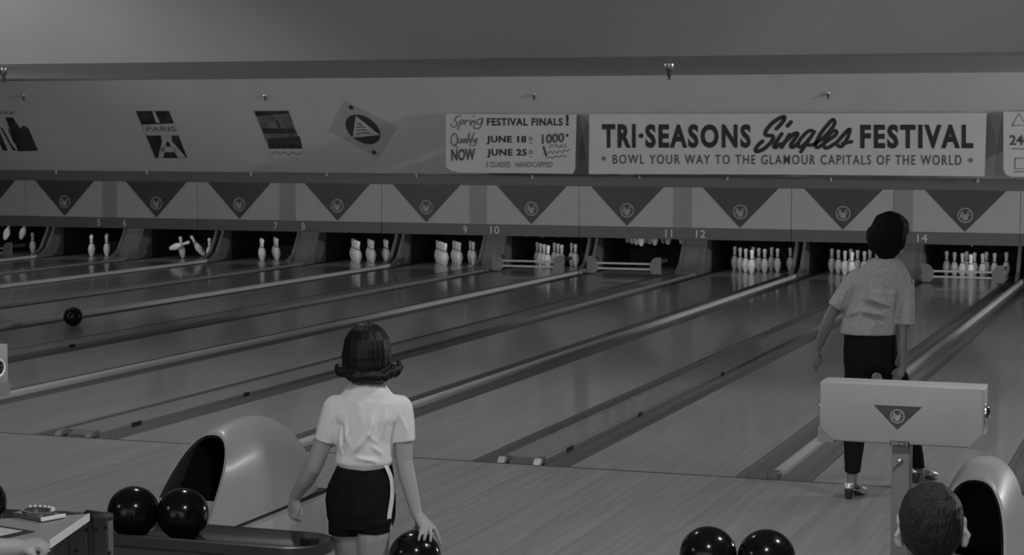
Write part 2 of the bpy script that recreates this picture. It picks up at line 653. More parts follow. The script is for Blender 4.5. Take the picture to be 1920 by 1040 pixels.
# floor of the approach and the sunken bowlers' area behind it
bm = bmesh.new()
add_box(bm, -22, 16, -4.72, -0.012, -0.22, 0.0)
struct('floor', bm, M_appr)
bm = bmesh.new()
add_box(bm, -22, 16, -17, -4.72, -0.3, -0.2)
struct('floor', bm, mat('settee_floor', 0.16, 0.6, var=0.15, scale=3))
bm = bmesh.new()
add_box(bm, -22, 16, -0.012, 0.012, -0.2, 0.001)
struct('trim_1', bm, mat('foul_line', 0.05, 0.5))

# sloped back wall, ledge, ceiling
Y0, Z0, Y1, Z1 = 17.56, 1.50, 16.32, 3.07
SN = Vector((0, -(Z1 - Z0), -(Y0 - Y1))).normalized()
SP = Vector((0, Y0, Z0))
bm = bmesh.new()
add_prism(bm, [(Y0, Z0), (Y1, Z1), (Y1 + 0.12, Z1 + 0.06), (Y0 + 0.12, Z0)], -26, 18, 'yz')
struct('wall_back', bm, M_slope)
bm = bmesh.new()
add_prism(bm, [(9.55, Z1), (Y1 + 0.12, Z1), (Y1 + 0.12, Z1 + 0.1), (9.55, Z1 + 0.1)], -26, 18, 'yz')
struct('ceiling', bm, M_ceild)
bm = bmesh.new()
add_prism(bm, [(9.55, Z1), (7.2, 4.9), (7.2, 5.05), (9.6, Z1 + 0.13)], -26, 18, 'yz')
struct('ceiling', bm, M_ceil)
bm = bmesh.new()
add_prism(bm, [(7.2, 4.9), (-17, 4.9), (-17, 5.0), (7.2, 5.0)], -26, 18, 'yz')
struct('ceiling', bm, M_ceil)
bm = bmesh.new()
add_box(bm, -26.2, -26, -17, 21, -0.5, 5.0)
struct('wall_left', bm, M_wall)
bm = bmesh.new()
add_box(bm, -26, 40, -17.2, -17, -0.5, 5.0)
struct('wall_rear', bm, mat('rear_wall_paint', 0.7, 0.9, var=0.05, scale=1))

# ledge above the masking, with its clips
ledge = thing('masking_ledge', 'long dark grey ledge above the white masking, with a row of small bright clips', 'ledge')
bm = bmesh.new()
add_box(bm, -26, 18, YM - 0.03, 17.512, ZT, ZT + 0.17, 0.008)
obj('ledge_board', bm, M_ledge, ledge)
for u, v in [(105, 323), (275, 323), (470, 326), (613, 327), (781, 329), (998, 331), (1199, 332), (1364, 334), (1558, 336), (1833, 339)]:
    p = at(u, v, y=YM - 0.04)
    bm = bmesh.new()
    add_box(bm, p.x - 0.014, p.x + 0.014, YM - 0.05, YM - 0.028, p.z - 0.03, p.z + 0.03, 0.004)
    obj('clip', bm, M_plight, ledge)

# masking units, one for each pair, with triangles, roundels and lane numbers
def mono(bm, cx, cz, r, y):
    """round emblem: a ring and three tall joined letters that fill it"""
    def to3(a, b):
        return (cx + a * r, y, cz + b * r)
    n = 40
    for k in range(n):
        a, b = 2 * PI * k / n, 2 * PI * (k + 1) / n
        add_poly(bm, [(math.cos(a), math.sin(a)), (math.cos(b), math.sin(b)), (0.86 * math.cos(b), 0.86 * math.sin(b)), (0.86 * math.cos(a), 0.86 * math.sin(a))], to3)
    wd = 0.13
    for st in ([(-0.64, -0.36), (-0.47, 0.46), (-0.36, 0.46), (-0.3, -0.52)], [(-0.55, -0.1), (-0.33, -0.1)],
               [(-0.14, -0.62), (-0.14, 0.2), (0.0, 0.08), (0.0, -0.62)], [(0.0, 0.08), (0.14, 0.2), (0.14, -0.62)],
               [(0.62, 0.46), (0.34, 0.46), (0.3, -0.52)], [(0.32, 0.02), (0.55, 0.02)]):
        add_stroke(bm, st, wd, to3, smooth=False)


NUM = {-4: ('5', '6'), -3: ('7', '8'), -2: ('9', '10'), -1: ('11', '12'), 0: ('13', '14')}
NW = {5: 'five', 6: 'six', 7: 'seven', 8: 'eight', 9: 'nine', 10: 'ten', 11: 'eleven', 12: 'twelve', 14: 'fourteen'}
WHERE = {-5: 'at the far left edge', -4: 'carrying the numerals five and six', -3: 'carrying the numerals seven and eight', -2: 'carrying the numerals nine and ten',
         -1: 'carrying the numerals eleven and twelve', 0: 'behind the head of the standing woman', 1: 'at the far right edge'}
for k in KS:
    cx = k * P
    mu = thing('masking_unit', 'white masking panel with dark triangles ' + WHERE[k], 'masking panel', (cx, YM, 0), 0, 'masking panels above the pins')
    g = 0.004
    bm = bmesh.new()
    add_box(bm, -P / 2 + g, P / 2 - g, 0, 0.06, ZB, ZT - 0.002)
    obj('panel', bm, M_white, mu)
    bm = bmesh.new()
    add_box(bm, -P / 2 + g, P / 2 - g, -0.012, 0.06, ZBB, ZB - 0.001, 0.006)
    obj('lower_band', bm, M_band, mu)
    bm = bmesh.new()
    add_box(bm, -0.14, 0.14, -0.008, -0.0005, ZB, ZT - 0.002)
    obj('centre_strip', bm, M_strip, mu)
    for s in (-1, 1):
        bm = bmesh.new()
        add_prism(bm, [(s * LH - 0.59, ZT - 0.004), (s * LH + 0.59, ZT - 0.004), (s * LH, ZB + 0.012)], -0.006, -0.0005)
        t = obj('triangle', bm, M_tri, mu)
        bm = bmesh.new()
        mono(bm, s * LH, 1.005, 0.112, -0.0085)
        obj('round_emblem', bm, M_embl, t)
    if k in NUM:
        for s, tx in zip((-1, 1), NUM[k]):
            if True:
                bm = bmesh.new()
                x = -0.225 if s < 0 else 0.285
                wd = 0.062 if len(tx) == 1 else 0.15
                if tx == '11':
                    wd = 0.11
                add_text(bm, tx, ((x - wd / 2, 0.715), (x + wd / 2, 0.715), (x + wd / 2, 0.597), (x - wd / 2, 0.597)), lambda a, b: (a, -0.0145, b), 0.0)
                obj('lane_number', bm, M_num, mu)

# lanes with their gutters
LW = {4: 'left of the numeral five', 13: 'behind the standing woman', 3: 'farthest left in the hall', 15: 'right of the numeral fourteen', 16: 'farthest right in the hall'}
for n in range(3, 17):
    cx = lane_x(n)
    k = (n - 13) // 2
    if n % 2 == 0:
        x0, x1 = k * P + GW, k * P + P / 2 - GN
    else:
        x0, x1 = k * P - P / 2 + GN, k * P - GW
    lab = 'polished wooden bowling lane ' + (LW[n] if n in LW else 'running to the pins under the numeral ' + NW[n])
    ln = thing('bowling_lane', lab, 'bowling lane', (cx, 0, 0), 0, 'polished bowling lanes')
    bm = bmesh.new()
    add_box(bm, x0 - cx, x1 - cx, 0.013, 19.25, -0.12, 0.0)
    obj('lane_bed', bm, M_lane, ln)
    for s, xe in ((-1, x0 - cx), (1, x1 - cx)):
        wide = (n % 2 == 0) == (s < 0)
        w_ = (GW - 0.155) if wide else (GN - 0.038)
        a, b = (xe - w_, xe) if s < 0 else (xe, xe + w_)
        bm = bmesh.new()
        prof = []
        for i in range(11):
            t = i / 10
            prof.append((a + 0.003 + (b - a - 0.006) * t, -0.004 - 0.062 * math.sin(PI * t) ** 0.8))
        add_prism(bm, prof + [(b - 0.003, -0.12), (a + 0.003, -0.12)], 0.013, 19.25)
        obj('gutter', bm, M_gut, ln, True, 40)

# cappings between the lanes
for k in KS:
    pr_ = {-5: 'left of lane five', -4: 'between lanes five and six', -3: 'between lanes seven and eight', -2: 'between lanes nine and ten', -1: 'between lanes eleven and twelve', 0: 'left of lane fourteen', 1: 'at the far right'}[k]
    c = thing('return_capping', 'flat wide wooden capping over the ball track ' + pr_, 'lane capping', (k * P, 0, 0), 0, 'wide cappings over the ball returns')
    bm = bmesh.new()
    add_box(bm, -0.12, 0.12, 0.16, 17.88, -0.11, 0.030, 0.006)
    obj('capping_board', bm, M_capw, c)
    for s in (-1, 1):
        bm = bmesh.new()
        add_box(bm, s * 0.138 - 0.015, s * 0.138 + 0.015, 0.10, 17.88, -0.11, 0.031, 0.006)
        obj('side_rail', bm, M_capw, c)
        bm = bmesh.new()
        add_prism(bm, [(-0.02, -0.0), (0.11, 0.0), (0.11, 0.042), (0.02, 0.042)], s * 0.125 - 0.028, s * 0.125 + 0.028, 'yz')
        bmesh.ops.bevel(bm, geom=list(bm.edges), offset=0.006, segments=2, affect='EDGES')
        obj('end_block', bm, M_rail, c)
    bm = bmesh.new()
    add_prism(bm, [(0.0, -0.1), (0.18, -0.1), (0.18, 0.026), (0.06, 0.012)], -0.09, 0.09, 'yz')
    obj('end_ramp', bm, M_gut, c)
    for y, ln_ in ((0.55, 0.14), (2.35, 0.10), (5.1, 0.1)):
        bm = bmesh.new()
        add_box(bm, 0.150, 0.158, y, y + ln_, 0.002, 0.034, 0.002)
        obj('clamp', bm, M_rub, c)
SEAM = {-5: 'left of lane five', -4: 'between lanes six and seven', -3: 'between lanes eight and nine', -2: 'between lanes ten and eleven', -1: 'right of lane twelve', 0: 'right of lane fourteen'}
for k in range(-5, 1):
    c = thing('division_capping', 'narrow raised pale capping rail ' + SEAM[k], 'lane capping', (k * P + P / 2, 0, 0), 0, 'narrow cappings between lanes')
    bm = bmesh.new()
    prof = [(0.036, -0.11)] + [(0.036 * math.cos(PI * i / 10), 0.018 + 0.026 * math.sin(PI * i / 10)) for i in range(11)] + [(-0.036, -0.11)]
    add_prism(bm, prof, 0.12, 17.95)
    obj('capping_rail', bm, M_cap, c, True, 40)
    bm = bmesh.new()
    add_box(bm, -0.038, 0.038, 0.0, 0.10, -0.02, 0.046, 0.008)
    obj('end_block', bm, M_rail, c)

# pit: kickback side plates, black rear plates, back cushion
for n in range(3, 17):
    cx = lane_x(n)
    k = (n - 13) // 2
    if n % 2 == 0:
        xs = ((k * P + 0.155, -1), (k * P + P / 2 - 0.038, 1))
    else:
        xs = ((k * P - P / 2 + 0.038, -1), (k * P - 0.155, 1))
    for x, s in xs:
        nm = 'lane ' + NW[n] if n in NW else {3: 'the outermost left lane', 4: 'the lane left of five', 13: 'the lane left of fourteen', 15: 'the lane right of fourteen', 16: 'the outermost right lane'}[n]
        kb = thing('kickback_plate', 'slanted grey plate %s of the pins of %s' % ('left' if s < 0 else 'right', nm), 'side plate', (x, 0, 0), 0, 'side plates beside the pin decks')
        a, b = (0.0, 0.05) if s < 0 else (-0.05, 0.0)
        bm = bmesh.new()
        add_prism(bm, [(17.66, 0.004), (18.5, 0.004), (18.5, 0.8), (18.32, 0.8), (18.2, 0.46), (17.98, 0.16)], a, b, 'yz')
        obj('front_plate', bm, M_kick, kb)
        bm = bmesh.new()
        add_box(bm, a, b, 18.502, 20.09, 0.004, 0.9)
        obj('rear_plate', bm, M_black, kb)  # black continuation of the plate behind its grey front
for k in KS:   # grey filler between the two plates of a pair
    f = obj('division_filler', add_prism(bmesh.new(), [(17.90, 0.0), (18.6, 0.0), (18.6, 0.8), (18.34, 0.8), (18.22, 0.46), (18.02, 0.17)], k * P - 0.153, k * P + 0.153, 'yz'), M_kick)
    tag(f, 'dark grey filler panel between the side plates ' + {-5: 'at the far left', -4: 'of lanes five and six', -3: 'of lanes seven and eight', -2: 'of lanes nine and ten', -1: 'of lanes eleven and twelve', 0: 'left of lane fourteen', 1: 'at the far right'}[k], 'filler panel', 'filler panels between side plates')
bm = bmesh.new()
add_box(bm, -26, 18, 20.1, 20.2, -0.5, 2.0)
struct('wall_pit', bm, M_black)
bm = bmesh.new()
add_box(bm, -26, 18, 19.26, 20.1, -0.5, -0.4)
struct('floor_pit', bm, M_black)
bm = bmesh.new()
add_box(bm, -26, 18, 17.7, 20.1, 1.42, 1.46)
struct('pit_light_cover', bm, M_black)  # unseen lid added to keep light from leaking into the pit

# pins -----------------------------------------------------------------
PROF = [(0.0, 0.0), (0.0258, 0.0), (0.0285, 0.006), (0.0358, 0.02), (0.0455, 0.05), (0.0545, 0.085), (0.0605, 0.114), (0.0600, 0.135), (0.0560, 0.160), (0.0490, 0.185), (0.0390, 0.207), (0.0300, 0.226), (0.0245, 0.245), (0.0228, 0.258), (0.0235, 0.280), (0.0262, 0.303), (0.0300, 0.325), (0.0322, 0.343), (0.0310, 0.360), (0.0250, 0.372), (0.0140, 0.379), (0.0, 0.381)]
bm = add_lathe(bmesh.new(), PROF, 20)
pin0 = obj('bowling_pin', bm, M_pin, None, True)
bm = bmesh.new()
add_lathe(bm, [(0.0300, 0.222), (0.0310, 0.2255), (0.0285, 0.234), (0.0266, 0.2405), (0.0255, 0.2415)], 20)
str0 = obj('neck_stripe', bm, M_stripe, pin0, True)
first = [True]


def pin(loc, label, group, rot=(0, 0, 0)):
    if first[0]:
        o = pin0
        first[0] = False
    else:
        o = pin0.copy()
        COL.objects.link(o)
        c = str0.copy()
        COL.objects.link(c)
        c.parent = o
    o.location = loc
    o.rotation_euler = rot
    return tag(o, label, 'bowling pin', group)


OFF = [(0, 0, 'head pin'), (-.5, 1, 'left pin of the second row'), (.5, 1, 'right pin of the second row'), (-1, 2, 'left pin of the third row'), (0, 2, 'middle pin of the third row'), (1, 2, 'right pin of the third row'),
       (-1.5, 3, 'leftmost pin of the back row'), (-.5, 3, 'second pin from left in the back row'), (.5, 3, 'third pin from left in the back row'), (1.5, 3, 'rightmost pin of the back row')]
PLACE = {5: 'under the numeral five', 7: 'under the numeral seven', 8: 'under the numeral eight', 9: 'under the numeral nine', 10: 'behind the sweep under the numeral ten', 12: 'under the numeral twelve', 13: 'beside the standing woman', 14: 'behind the sweep under the numeral fourteen'}
for n, pl_ in PLACE.items():
    for a, r, nm in OFF:
        if n in (5, 7) and (a, r) in ((1, 2), (.5, 3), (1.5, 3), (-1.5, 3), (-1, 2)):
            continue
        pin((lane_x(n) + a * .3048, 18.29 + r * .264, 0.0), 'white %s %s' % (nm, pl_), 'pins standing ' + pl_)
for a, r, nm in OFF:   # lifted by the machine above lane 11
    pin((lane_x(11) + a * .3048, 18.29 + r * .264, 0.40), 'white %s, lifted, under the numeral eleven' % nm, 'pins lifted above lane 11')
g6 = 'pins flying on lane 6'
pin(at(318, 466, y=18.2), 'white pin lying nearly flat, leftmost of the falling pins under the numeral six', g6, (0.0, 1.25, 0.3))
p6 = at(343, 482, y=18.4)
pin((p6.x, p6.y, 0.01), 'white pin rocking almost upright among the falling pins under the numeral six', g6, (0.05, -0.1, 0))
pin(at(379, 476, y=18.6), 'white pin tipping halfway left among the falling pins under the numeral six', g6, (0.1, -0.55, 0))
pin(at(383, 478, y=19.05), 'white pin tipping far left behind another falling pin under the numeral six', g6, (-0.3, -0.85, 0))
p6 = at(393, 484, y=18.30)
pin((p6.x, p6.y, 0.0), 'white pin still upright, rightmost of the falling pins under the numeral six', g6)
g4 = 'pins on the leftmost lane in view'
pin(at(9, 449, y=18.3), 'bright white pin hanging tilted at the far left edge under the masking', g4, (0, 0.35, 0))
pin(at(39, 448, y=18.4), 'bright white pin hanging tilted, second from the left edge under the masking', g4, (0, 0.35, 0))
pin((lane_x(4) + .02, 18.82, 0.0), 'dim white pin standing behind the leftmost sweep plate', g4)

# pin machines with their sweep guards --------------------------------
for n in (4, 10, 11, 14):
    cx = lane_x(n)
    pm = thing('pinsetter', 'pin machine with two pale sweep bars lowered ' + {4: 'at the far left', 10: 'under the numeral ten', 11: 'under the numeral eleven', 14: 'under the numeral fourteen'}[n], 'pinsetter', (cx, 17.28, 0), 0, 'lowered pin machine sweeps')
    for s in (-1, 1):
        bm = bmesh.new()
        e = s * 0.60
        prof = [(e, 0.02), (e, 0.285)]
        for i in range(9):
            t = PI / 2 * i / 8
            prof.append((e - s * (0.06 + 0.115 * math.sin(t)), 0.285 - 0.16 * (1 - math.cos(t))))
        prof += [(e - s * 0.165, 0.06), (e - s * 0.13, 0.02)]
        add_prism(bm, prof, -0.02, 0.02)
        obj('sweep_plate', bm, M_sweep, pm)
        bm = bmesh.new()
        add_box(bm, s * 0.57 - 0.02, s * 0.57 + 0.02, 0.021, 0.45, 0.19, 0.24, 0.004)
        obj('sweep_arm', bm, M_deck, pm)
    for z in (0.095, 0.178):
        bm = bmesh.new()
        add_box(bm, -0.46, 0.46, -0.012, 0.012, z - 0.016, z + 0.016, 0.006)
        obj('sweep_bar', bm, M_bar, pm)
    bm = bmesh.new()
    add_box(bm, -0.55, 0.55, 0.85, 1.95, 0.88, 0.96, 0.01)
    for a, r, nm in OFF:
        add_lathe(bm, [(0.058, 0.80), (0.066, 0.80), (0.066, 0.885), (0.058, 0.885)], 14, 'z', (a * .3048, 1.01 + r * .264, 0))
    obj('pin_deck', bm, M_deck, pm)
    for i, (dx, dz) in enumerate(((-0.25, 0.60), (0.02, 0.585), (0.3, 0.6))):
        bm = bmesh.new()
        add_tube(bm, [(dx, 0.5, dz + 0.3), (dx, 0.5, dz), (dx + 0.06, 0.5, dz - 0.06)], 0.012, 8)
        obj('chrome_rod', bm, M_chrome, pm, True)

# ================================================================== BANNERS AND POSTERS
YB = 16.64


def on_banner(off=0.0):
    return lambda u, v: at(u, v, y=YB - off)


def banner(name, label, outline, rope=True):
    b = thing(name, label, 'banner', (0, 0, 0), 0, 'cloth banners hung above the ledge')
    f = on_banner()
    bm = bmesh.new()
    A = [f(*p) for p in outline]
    V = [bm.verts.new(p) for p in A]
    B = [bm.verts.new(p + Vector((0, 0.006, 0))) for p in A]
    bm.faces.new(V)
    bm.faces.new(B)
    n = len(V)
    for i in range(n):
        bm.faces.new((V[i], V[(i + 1) % n], B[(i + 1) % n], B[i]))
    obj('cloth', bm, M_banner, b)
    for q in (outline[0], outline[1]):
        p = f(*q)
        p = p + Vector((0.03 if q is outline[0] else -0.03, 0.004, -0.02))
        n_ = 0.035
        top = Vector((p.x, p.y - 0.17, p.z + 0.28))
        bm = bmesh.new()
        t = (Z0 - p.z) / (Z0 - Z1)
        ys = Y0 + (Y1 - Y0) * t
        add_tube(bm, [p, (p.x, ys + 0.01, p.z + 0.02)], 0.003, 6)
        obj('tie_cord', bm, M_banner, b)
    return b


b = banner('hanging_banner', 'long white cloth banner with a festival headline, beside the smaller handbill banner', [(1105, 214), (1850, 212), (1846, 330.5), (1470, 327), (1104, 326)])
f2 = on_banner(0.004)


def line(name, m, *items):
    """one line of lettering as one part: words are (text, box, boldness), strokes are (points, width)"""
    bm = bmesh.new()
    for it in items:
        if isinstance(it[0], str):
            add_text(bm, it[0], it[1], f2, it[2], it[3] if len(it) > 3 else 1.0)
        elif it[1] == 'dot':
            add_disc2(bm, it[0], it[2], it[2], f2)
        else:
            add_stroke(bm, it[0], it[1], f2, it[2] if len(it) > 2 else True)
    return obj(name, bm, m, b)


line('headline_word', M_ink, ('TRI', R4(1128.5, 232.5, 1192, 277), 0.042, 1.2), ((1202, 254.5), 'dot', 4.6), ('SEASONS', R4(1210, 232.5, 1408, 277.5), 0.042, 1.2))
line('headline_word', M_ink, ('FESTIVAL', R4(1613, 233, 1825, 278.5), 0.042, 1.2))
bm = bmesh.new()


def c4(pts):
    return [(1090 + x / 4.683, 180 + y / 4.683) for x, y in pts]


def c5(pts):
    return [(1480 + x / 4.364, 180 + y / 4.364) for x, y in pts]


W_ = 7.2
for st in ([(1712, 288), (1765, 232), (1787, 186), (1755, 188), (1680, 235), (1622, 305), (1622, 342), (1682, 352), (1672, 398), (1605, 462), (1545, 487), (1530, 470), (1556, 428), (1592, 396)],
           [(1760, 332), (1694, 432), (1706, 450), (1748, 420)], [(1842, 228), (1812, 262)], [(1828, 340), (1760, 450)], [(1780, 410), (1850, 345), (1890, 325), (1896, 345), (1842, 425), (1858, 450), (1905, 412)]):
    add_stroke(bm, c4(st), W_, f2)
for st in ([(205, 292), (160, 284), (92, 352), (72, 405), (100, 414), (160, 355), (205, 292)], [(205, 292), (160, 360), (95, 455)], [(150, 400), (200, 395), (290, 330), (365, 240), (366, 197), (340, 205), (255, 310), (215, 395), (232, 420), (290, 385)],
           [(285, 385), (375, 322), (386, 288), (352, 290), (295, 360), (284, 408), (312, 424), (400, 372)], [(395, 372), (490, 270), (486, 320), (452, 385), (425, 414), (398, 405)], [(438, 388), (510, 373)]):
    add_stroke(bm, c5(st), W_ * 0.95, f2)
obj('script_word', bm, M_ink, b)
bm = bmesh.new()
add_text(bm, 'BOWL YOUR WAY TO THE GLAMOUR CAPITALS OF THE WORLD', ((1149, 289.5), (1803, 290.5), (1803, 309.5), (1149, 307)), f2, 0.010, 1.25)
obj('tagline', bm, M_inkm, b)
bm = bmesh.new()
add_disc2(bm, (1132, 297), 4, 4, f2)
add_disc2(bm, (1820, 300.5), 4.5, 4.5, f2)
obj('end_dots', bm, M_inkg, b)

b = banner('hanging_banner', 'small white cloth handbill banner listing the finals dates, left of the long banner', [(836, 213.5), (1081, 215), (1078, 318), (1073, 325.5), (862, 323.5), (845, 319.5), (836, 312)])
c3 = lambda pts: [(820 + x / 6.5, 180 + y / 6.5) for x, y in pts]
line('headline_word', M_ink, ('FESTIVAL FINALS', R4(913, 221, 1055, 235.6), 0.032, 1.12), ('!', R4(1061, 215, 1066.5, 235.6), 0.04))
line('date', M_ink, ('JUNE 18', R4(912, 254.5, 987, 270.8), 0.036, 1.1))
line('date', M_ink, ('JUNE 25', R4(913, 279, 988, 295.4), 0.036, 1.1))
line('subhead', M_inkm, ('NOW', R4(846, 279.5, 891, 302, -2), 0.035))
line('prize_sum', M_inkm, ('1000', R4(1016, 252, 1058, 270, -3.5), 0.025), ((1063.5, 253.5), 'dot', 2.8))
line('prize_rank', M_inkm, ([(1019.5, 275.5), (1024, 291.5)], 4))
bm = bmesh.new()
for st in ([(290, 240), (240, 250), (212, 295), (242, 330), (225, 370), (182, 377), (165, 340)], [(290, 290), (250, 410)], [(275, 312), (310, 292), (322, 320), (282, 346)], [(345, 290), (335, 350)], [(342, 315), (382, 293)], [(405, 300), (395, 350)], [(447, 240), (443, 250)],
           [(425, 300), (412, 350)], [(420, 320), (455, 298), (452, 350)], [(545, 270), (495, 290), (482, 340), (540, 330), (552, 272), (522, 380), (470, 396), (438, 370)],
           [(205, 455), (172, 500), (170, 560), (195, 605), (230, 585), (245, 530), (232, 470), (205, 455)], [(215, 585), (242, 630)], [(258, 515), (252, 560), (280, 568), (296, 520), (298, 566)], [(340, 518), (312, 540), (325, 570), (345, 522), (352, 570)], [(362, 570), (392, 445), (366, 560)], [(396, 520), (394, 565)], [(452, 450), (418, 520), (400, 605)], [(402, 540), (435, 518)], [(440, 518), (446, 560), (484, 514), (464, 588), (432, 608)]):
    add_stroke(bm, c3(st), 2.4, f2)
obj('script_words', bm, M_inkg, b)
line('ordinal', M_inkg, ('th', R4(991, 255, 999, 264), 0.01), ([(993, 268.5), (998, 268.5)], 1.6))
line('ordinal', M_inkg, ('th', R4(991, 280, 999, 289), 0.01), ([(993, 293.5), (998, 293.5)], 1.6))
line('small_print', M_inkg, ('ST PLACE', R4(1030, 270.5, 1063, 278, -1.2), 0.015))
line('small_print', M_inkg, ('3 CLASSES   HANDICAPPED', R4(911, 303, 1036, 313.5), 0.015))
line('small_print', M_inkg, ([(1027, 288), (1032, 283), (1036, 288), (1040, 282.5), (1045, 287), (1049, 281.5), (1054, 286), (1058, 280.5), (1063, 284), (1068, 280)], 2.0, False))
line('small_print', M_inkg, ([(1025, 297), (1030, 294), (1036, 296.5), (1042, 292), (1048, 295), (1054, 291), (1062, 293)], 1.8, False))

b = banner('hanging_banner', 'white cloth banner cut off by the right edge of the picture', [(1881, 209.5), (2130, 209), (2128, 335), (1895, 331), (1886, 327), (1881.5, 318)])
bm = bmesh.new()
add_text(bm, '240', R4(1893, 253, 1932, 272), f2, 0.02)
obj('headline', bm, M_inkm, b)
bm = bmesh.new()
for st in ([(1898, 235), (1911, 212), (1924, 235), (1898, 235)], [(1904, 297), (1926, 296), (1926, 316), (1903, 316), (1904, 297)], [(1898, 279), (1926, 279)], [(1901, 322), (1926, 321)]):
    add_stroke(bm, st, 2.2, f2, False)
obj('drawings', bm, M_inkg, b)

# posters lie on the sloped wall
def on_slope(off):
    p = SP + SN * off
    return lambda u, v: hit(u, v, p, SN)


def sheet(bm, pts, off=0.004, th=0.003):
    A = [bm.verts.new(on_slope(off)(*p)) for p in pts]
    B = [bm.verts.new(on_slope(off - th)(*p)) for p in pts]
    bm.faces.new(A)
    bm.faces.new(B)
    n = len(A)
    for i in range(n):
        bm.faces.new((A[i], A[(i + 1) % n], B[(i + 1) % n], B[i]))
    return bm


def pz(pts):     # first zoom on the left of the wall
    return [(x / 4, 90 + y / 4) for x, y in pts]


def pz2(pts):
    return [(440 + x / 4, 90 + y / 4) for x, y in pts]


GP = 'travel posters on the sloped wall'
s6 = on_slope(0.006)
s8 = on_slope(0.008)
po_ = thing('travel_poster', 'pale poster of tall dark city towers at the left edge of the wall', 'poster', (0, 0, 0), 0, GP)
obj('paper_sheet', sheet(bmesh.new(), pz([(-150, 465), (130, 465), (285, 775), (-5, 775)])), M_pale, po_)
bm = bmesh.new()
for t in ([(40, 520), (95, 520), (150, 600), (175, 580), (215, 605), (285, 770), (135, 775)], [(0, 590), (20, 600), (85, 720), (125, 770), (100, 770), (70, 720)], [(55, 600), (70, 610), (120, 715), (105, 715)], [(-60, 560), (-30, 560), (60, 770), (20, 770)]):
    add_poly(bm, pz(t), s6)
obj('towers', bm, M_pdark, po_)
bm = bmesh.new()
add_text(bm, 'YORK', ((-30, 208), (32, 208), (34, 215), (-27, 215)), s6, 0.01)
obj('title', bm, M_pmid, po_)

po_ = thing('travel_poster', 'dark city poster with a pale tower and a title band across its middle', 'poster', (0, 0, 0), 0, GP)
obj('paper_sheet', sheet(bmesh.new(), pz([(1018, 472), (1268, 472), (1405, 825), (1165, 825)])), M_pdark, po_)
bm = bmesh.new()
add_poly(bm, pz([(1065, 575), (1310, 565), (1345, 655), (1095, 655)]), s6)
add_poly(bm, pz([(1142, 474), (1160, 474), (1200, 560), (1170, 560)]), s6)
for t in ([(1205, 650), (1285, 650), (1290, 700), (1215, 700)], [(1215, 700), (1250, 700), (1225, 822), (1185, 822)], [(1262, 700), (1292, 700), (1395, 822), (1335, 822)], [(1212, 740), (1310, 740), (1330, 780), (1205, 780)]):
    add_poly(bm, pz(t), s6)
obj('tower_drawing', bm, M_plight, po_)
bm = bmesh.new()
add_text(bm, 'PARIS', ((272, 237.5), (328, 237), (331, 246), (276, 246.5)), s8, 0.01)
obj('title', bm, M_pmid, po_)

po_ = thing('travel_poster', 'dark poster of a riverside town and steeple with a blank caption strip below', 'poster', (0, 0, 0), 0, GP)
obj('paper_sheet', sheet(bmesh.new(), pz2([(148, 472), (402, 470), (522, 818), (285, 818)])), M_pale, po_)
bm = bmesh.new()
add_poly(bm, pz2([(148, 472), (402, 470), (508, 755), (258, 755)]), s6)
obj('town_picture', bm, M_pmid, po_)
bm = bmesh.new()
for t in ([(205, 600), (440, 605), (470, 640), (215, 640)], [(305, 540), (325, 545), (350, 605), (330, 605)], [(250, 680), (485, 660), (508, 755), (258, 755)], [(148, 472), (402, 470), (410, 490), (160, 512)]):
    add_poly(bm, pz2(t), s8)
obj('rooftops', bm, M_pdark, po_)
bm = bmesh.new()
add_stroke(bm, pz2([(290, 790), (320, 775), (345, 800), (375, 778), (405, 800), (435, 778), (465, 800), (500, 785)]), 4, s6, False)
obj('caption', bm, M_embl, po_)

po_ = thing('badge_poster', 'pale diamond-hung poster with a dark disc and white triangle', 'poster', (0, 0, 0), 0, GP)
obj('paper_sheet', sheet(bmesh.new(), pz2([(822, 395), (1222, 590), (1070, 828), (705, 620)])), mat('badge_paper', 0.34, 0.7, var=0.05), po_)
bm = bmesh.new()
add_disc2(bm, (440 + 962 / 4, 90 + 610 / 4), 36, 23.5, s6, 40, math.radians(33))
add_disc2(bm, (440 + 873 / 4, 90 + 446 / 4), 5, 3.6, s6, 16, math.radians(30))
add_disc2(bm, (440 + 1045 / 4, 90 + 782 / 4), 4.6, 3.6, s6, 16, math.radians(30))
obj('dark_disc', bm, mat('badge_ink', 0.04, 0.6, var=0.2), po_)
bm = bmesh.new()
add_poly(bm, pz2([(908, 508), (1088, 652), (885, 672)]), s8)
obj('white_triangle', bm, M_plight, po_)
s10 = on_slope(0.010)
bm = bmesh.new()
for st in ([(918, 570), (945, 565), (950, 575)], [(915, 595), (945, 588), (975, 598)], [(918, 620), (950, 612), (990, 618)], [(915, 645), (960, 635), (1010, 640)]):
    add_stroke(bm, pz2(st), 2.2, s10, False)
obj('lettering', bm, M_pmid, po_)

# sprinkler heads on the ceiling
def sprinkler(label, loc, s):
    t = thing('ceiling_sprinkler', label, 'sprinkler', loc, 0, 'sprinkler heads on the ceiling')
    obj('cup', add_lathe(bmesh.new(), [(0.012 * s, 0.0), (0.078 * s, 0.0), (0.074 * s, -0.05 * s), (0.05 * s, -0.11 * s), (0.03 * s, -0.125 * s), (0.0, -0.125 * s)], 20), M_chrome, t, True, 50)
    obj('stem', add_lathe(bmesh.new(), [(0.026 * s, -0.12 * s), (0.034 * s, -0.15 * s), (0.032 * s, -0.18 * s), (0.016 * s, -0.205 * s), (0.012 * s, -0.225 * s)], 14), M_deck, t, True, 50)
    obj('deflector', add_lathe(bmesh.new(), [(0.012 * s, -0.222 * s), (0.034 * s, -0.226 * s), (0.034 * s, -0.234 * s), (0.0, -0.236 * s)], 14), M_deck, t, True, 50)
    return t


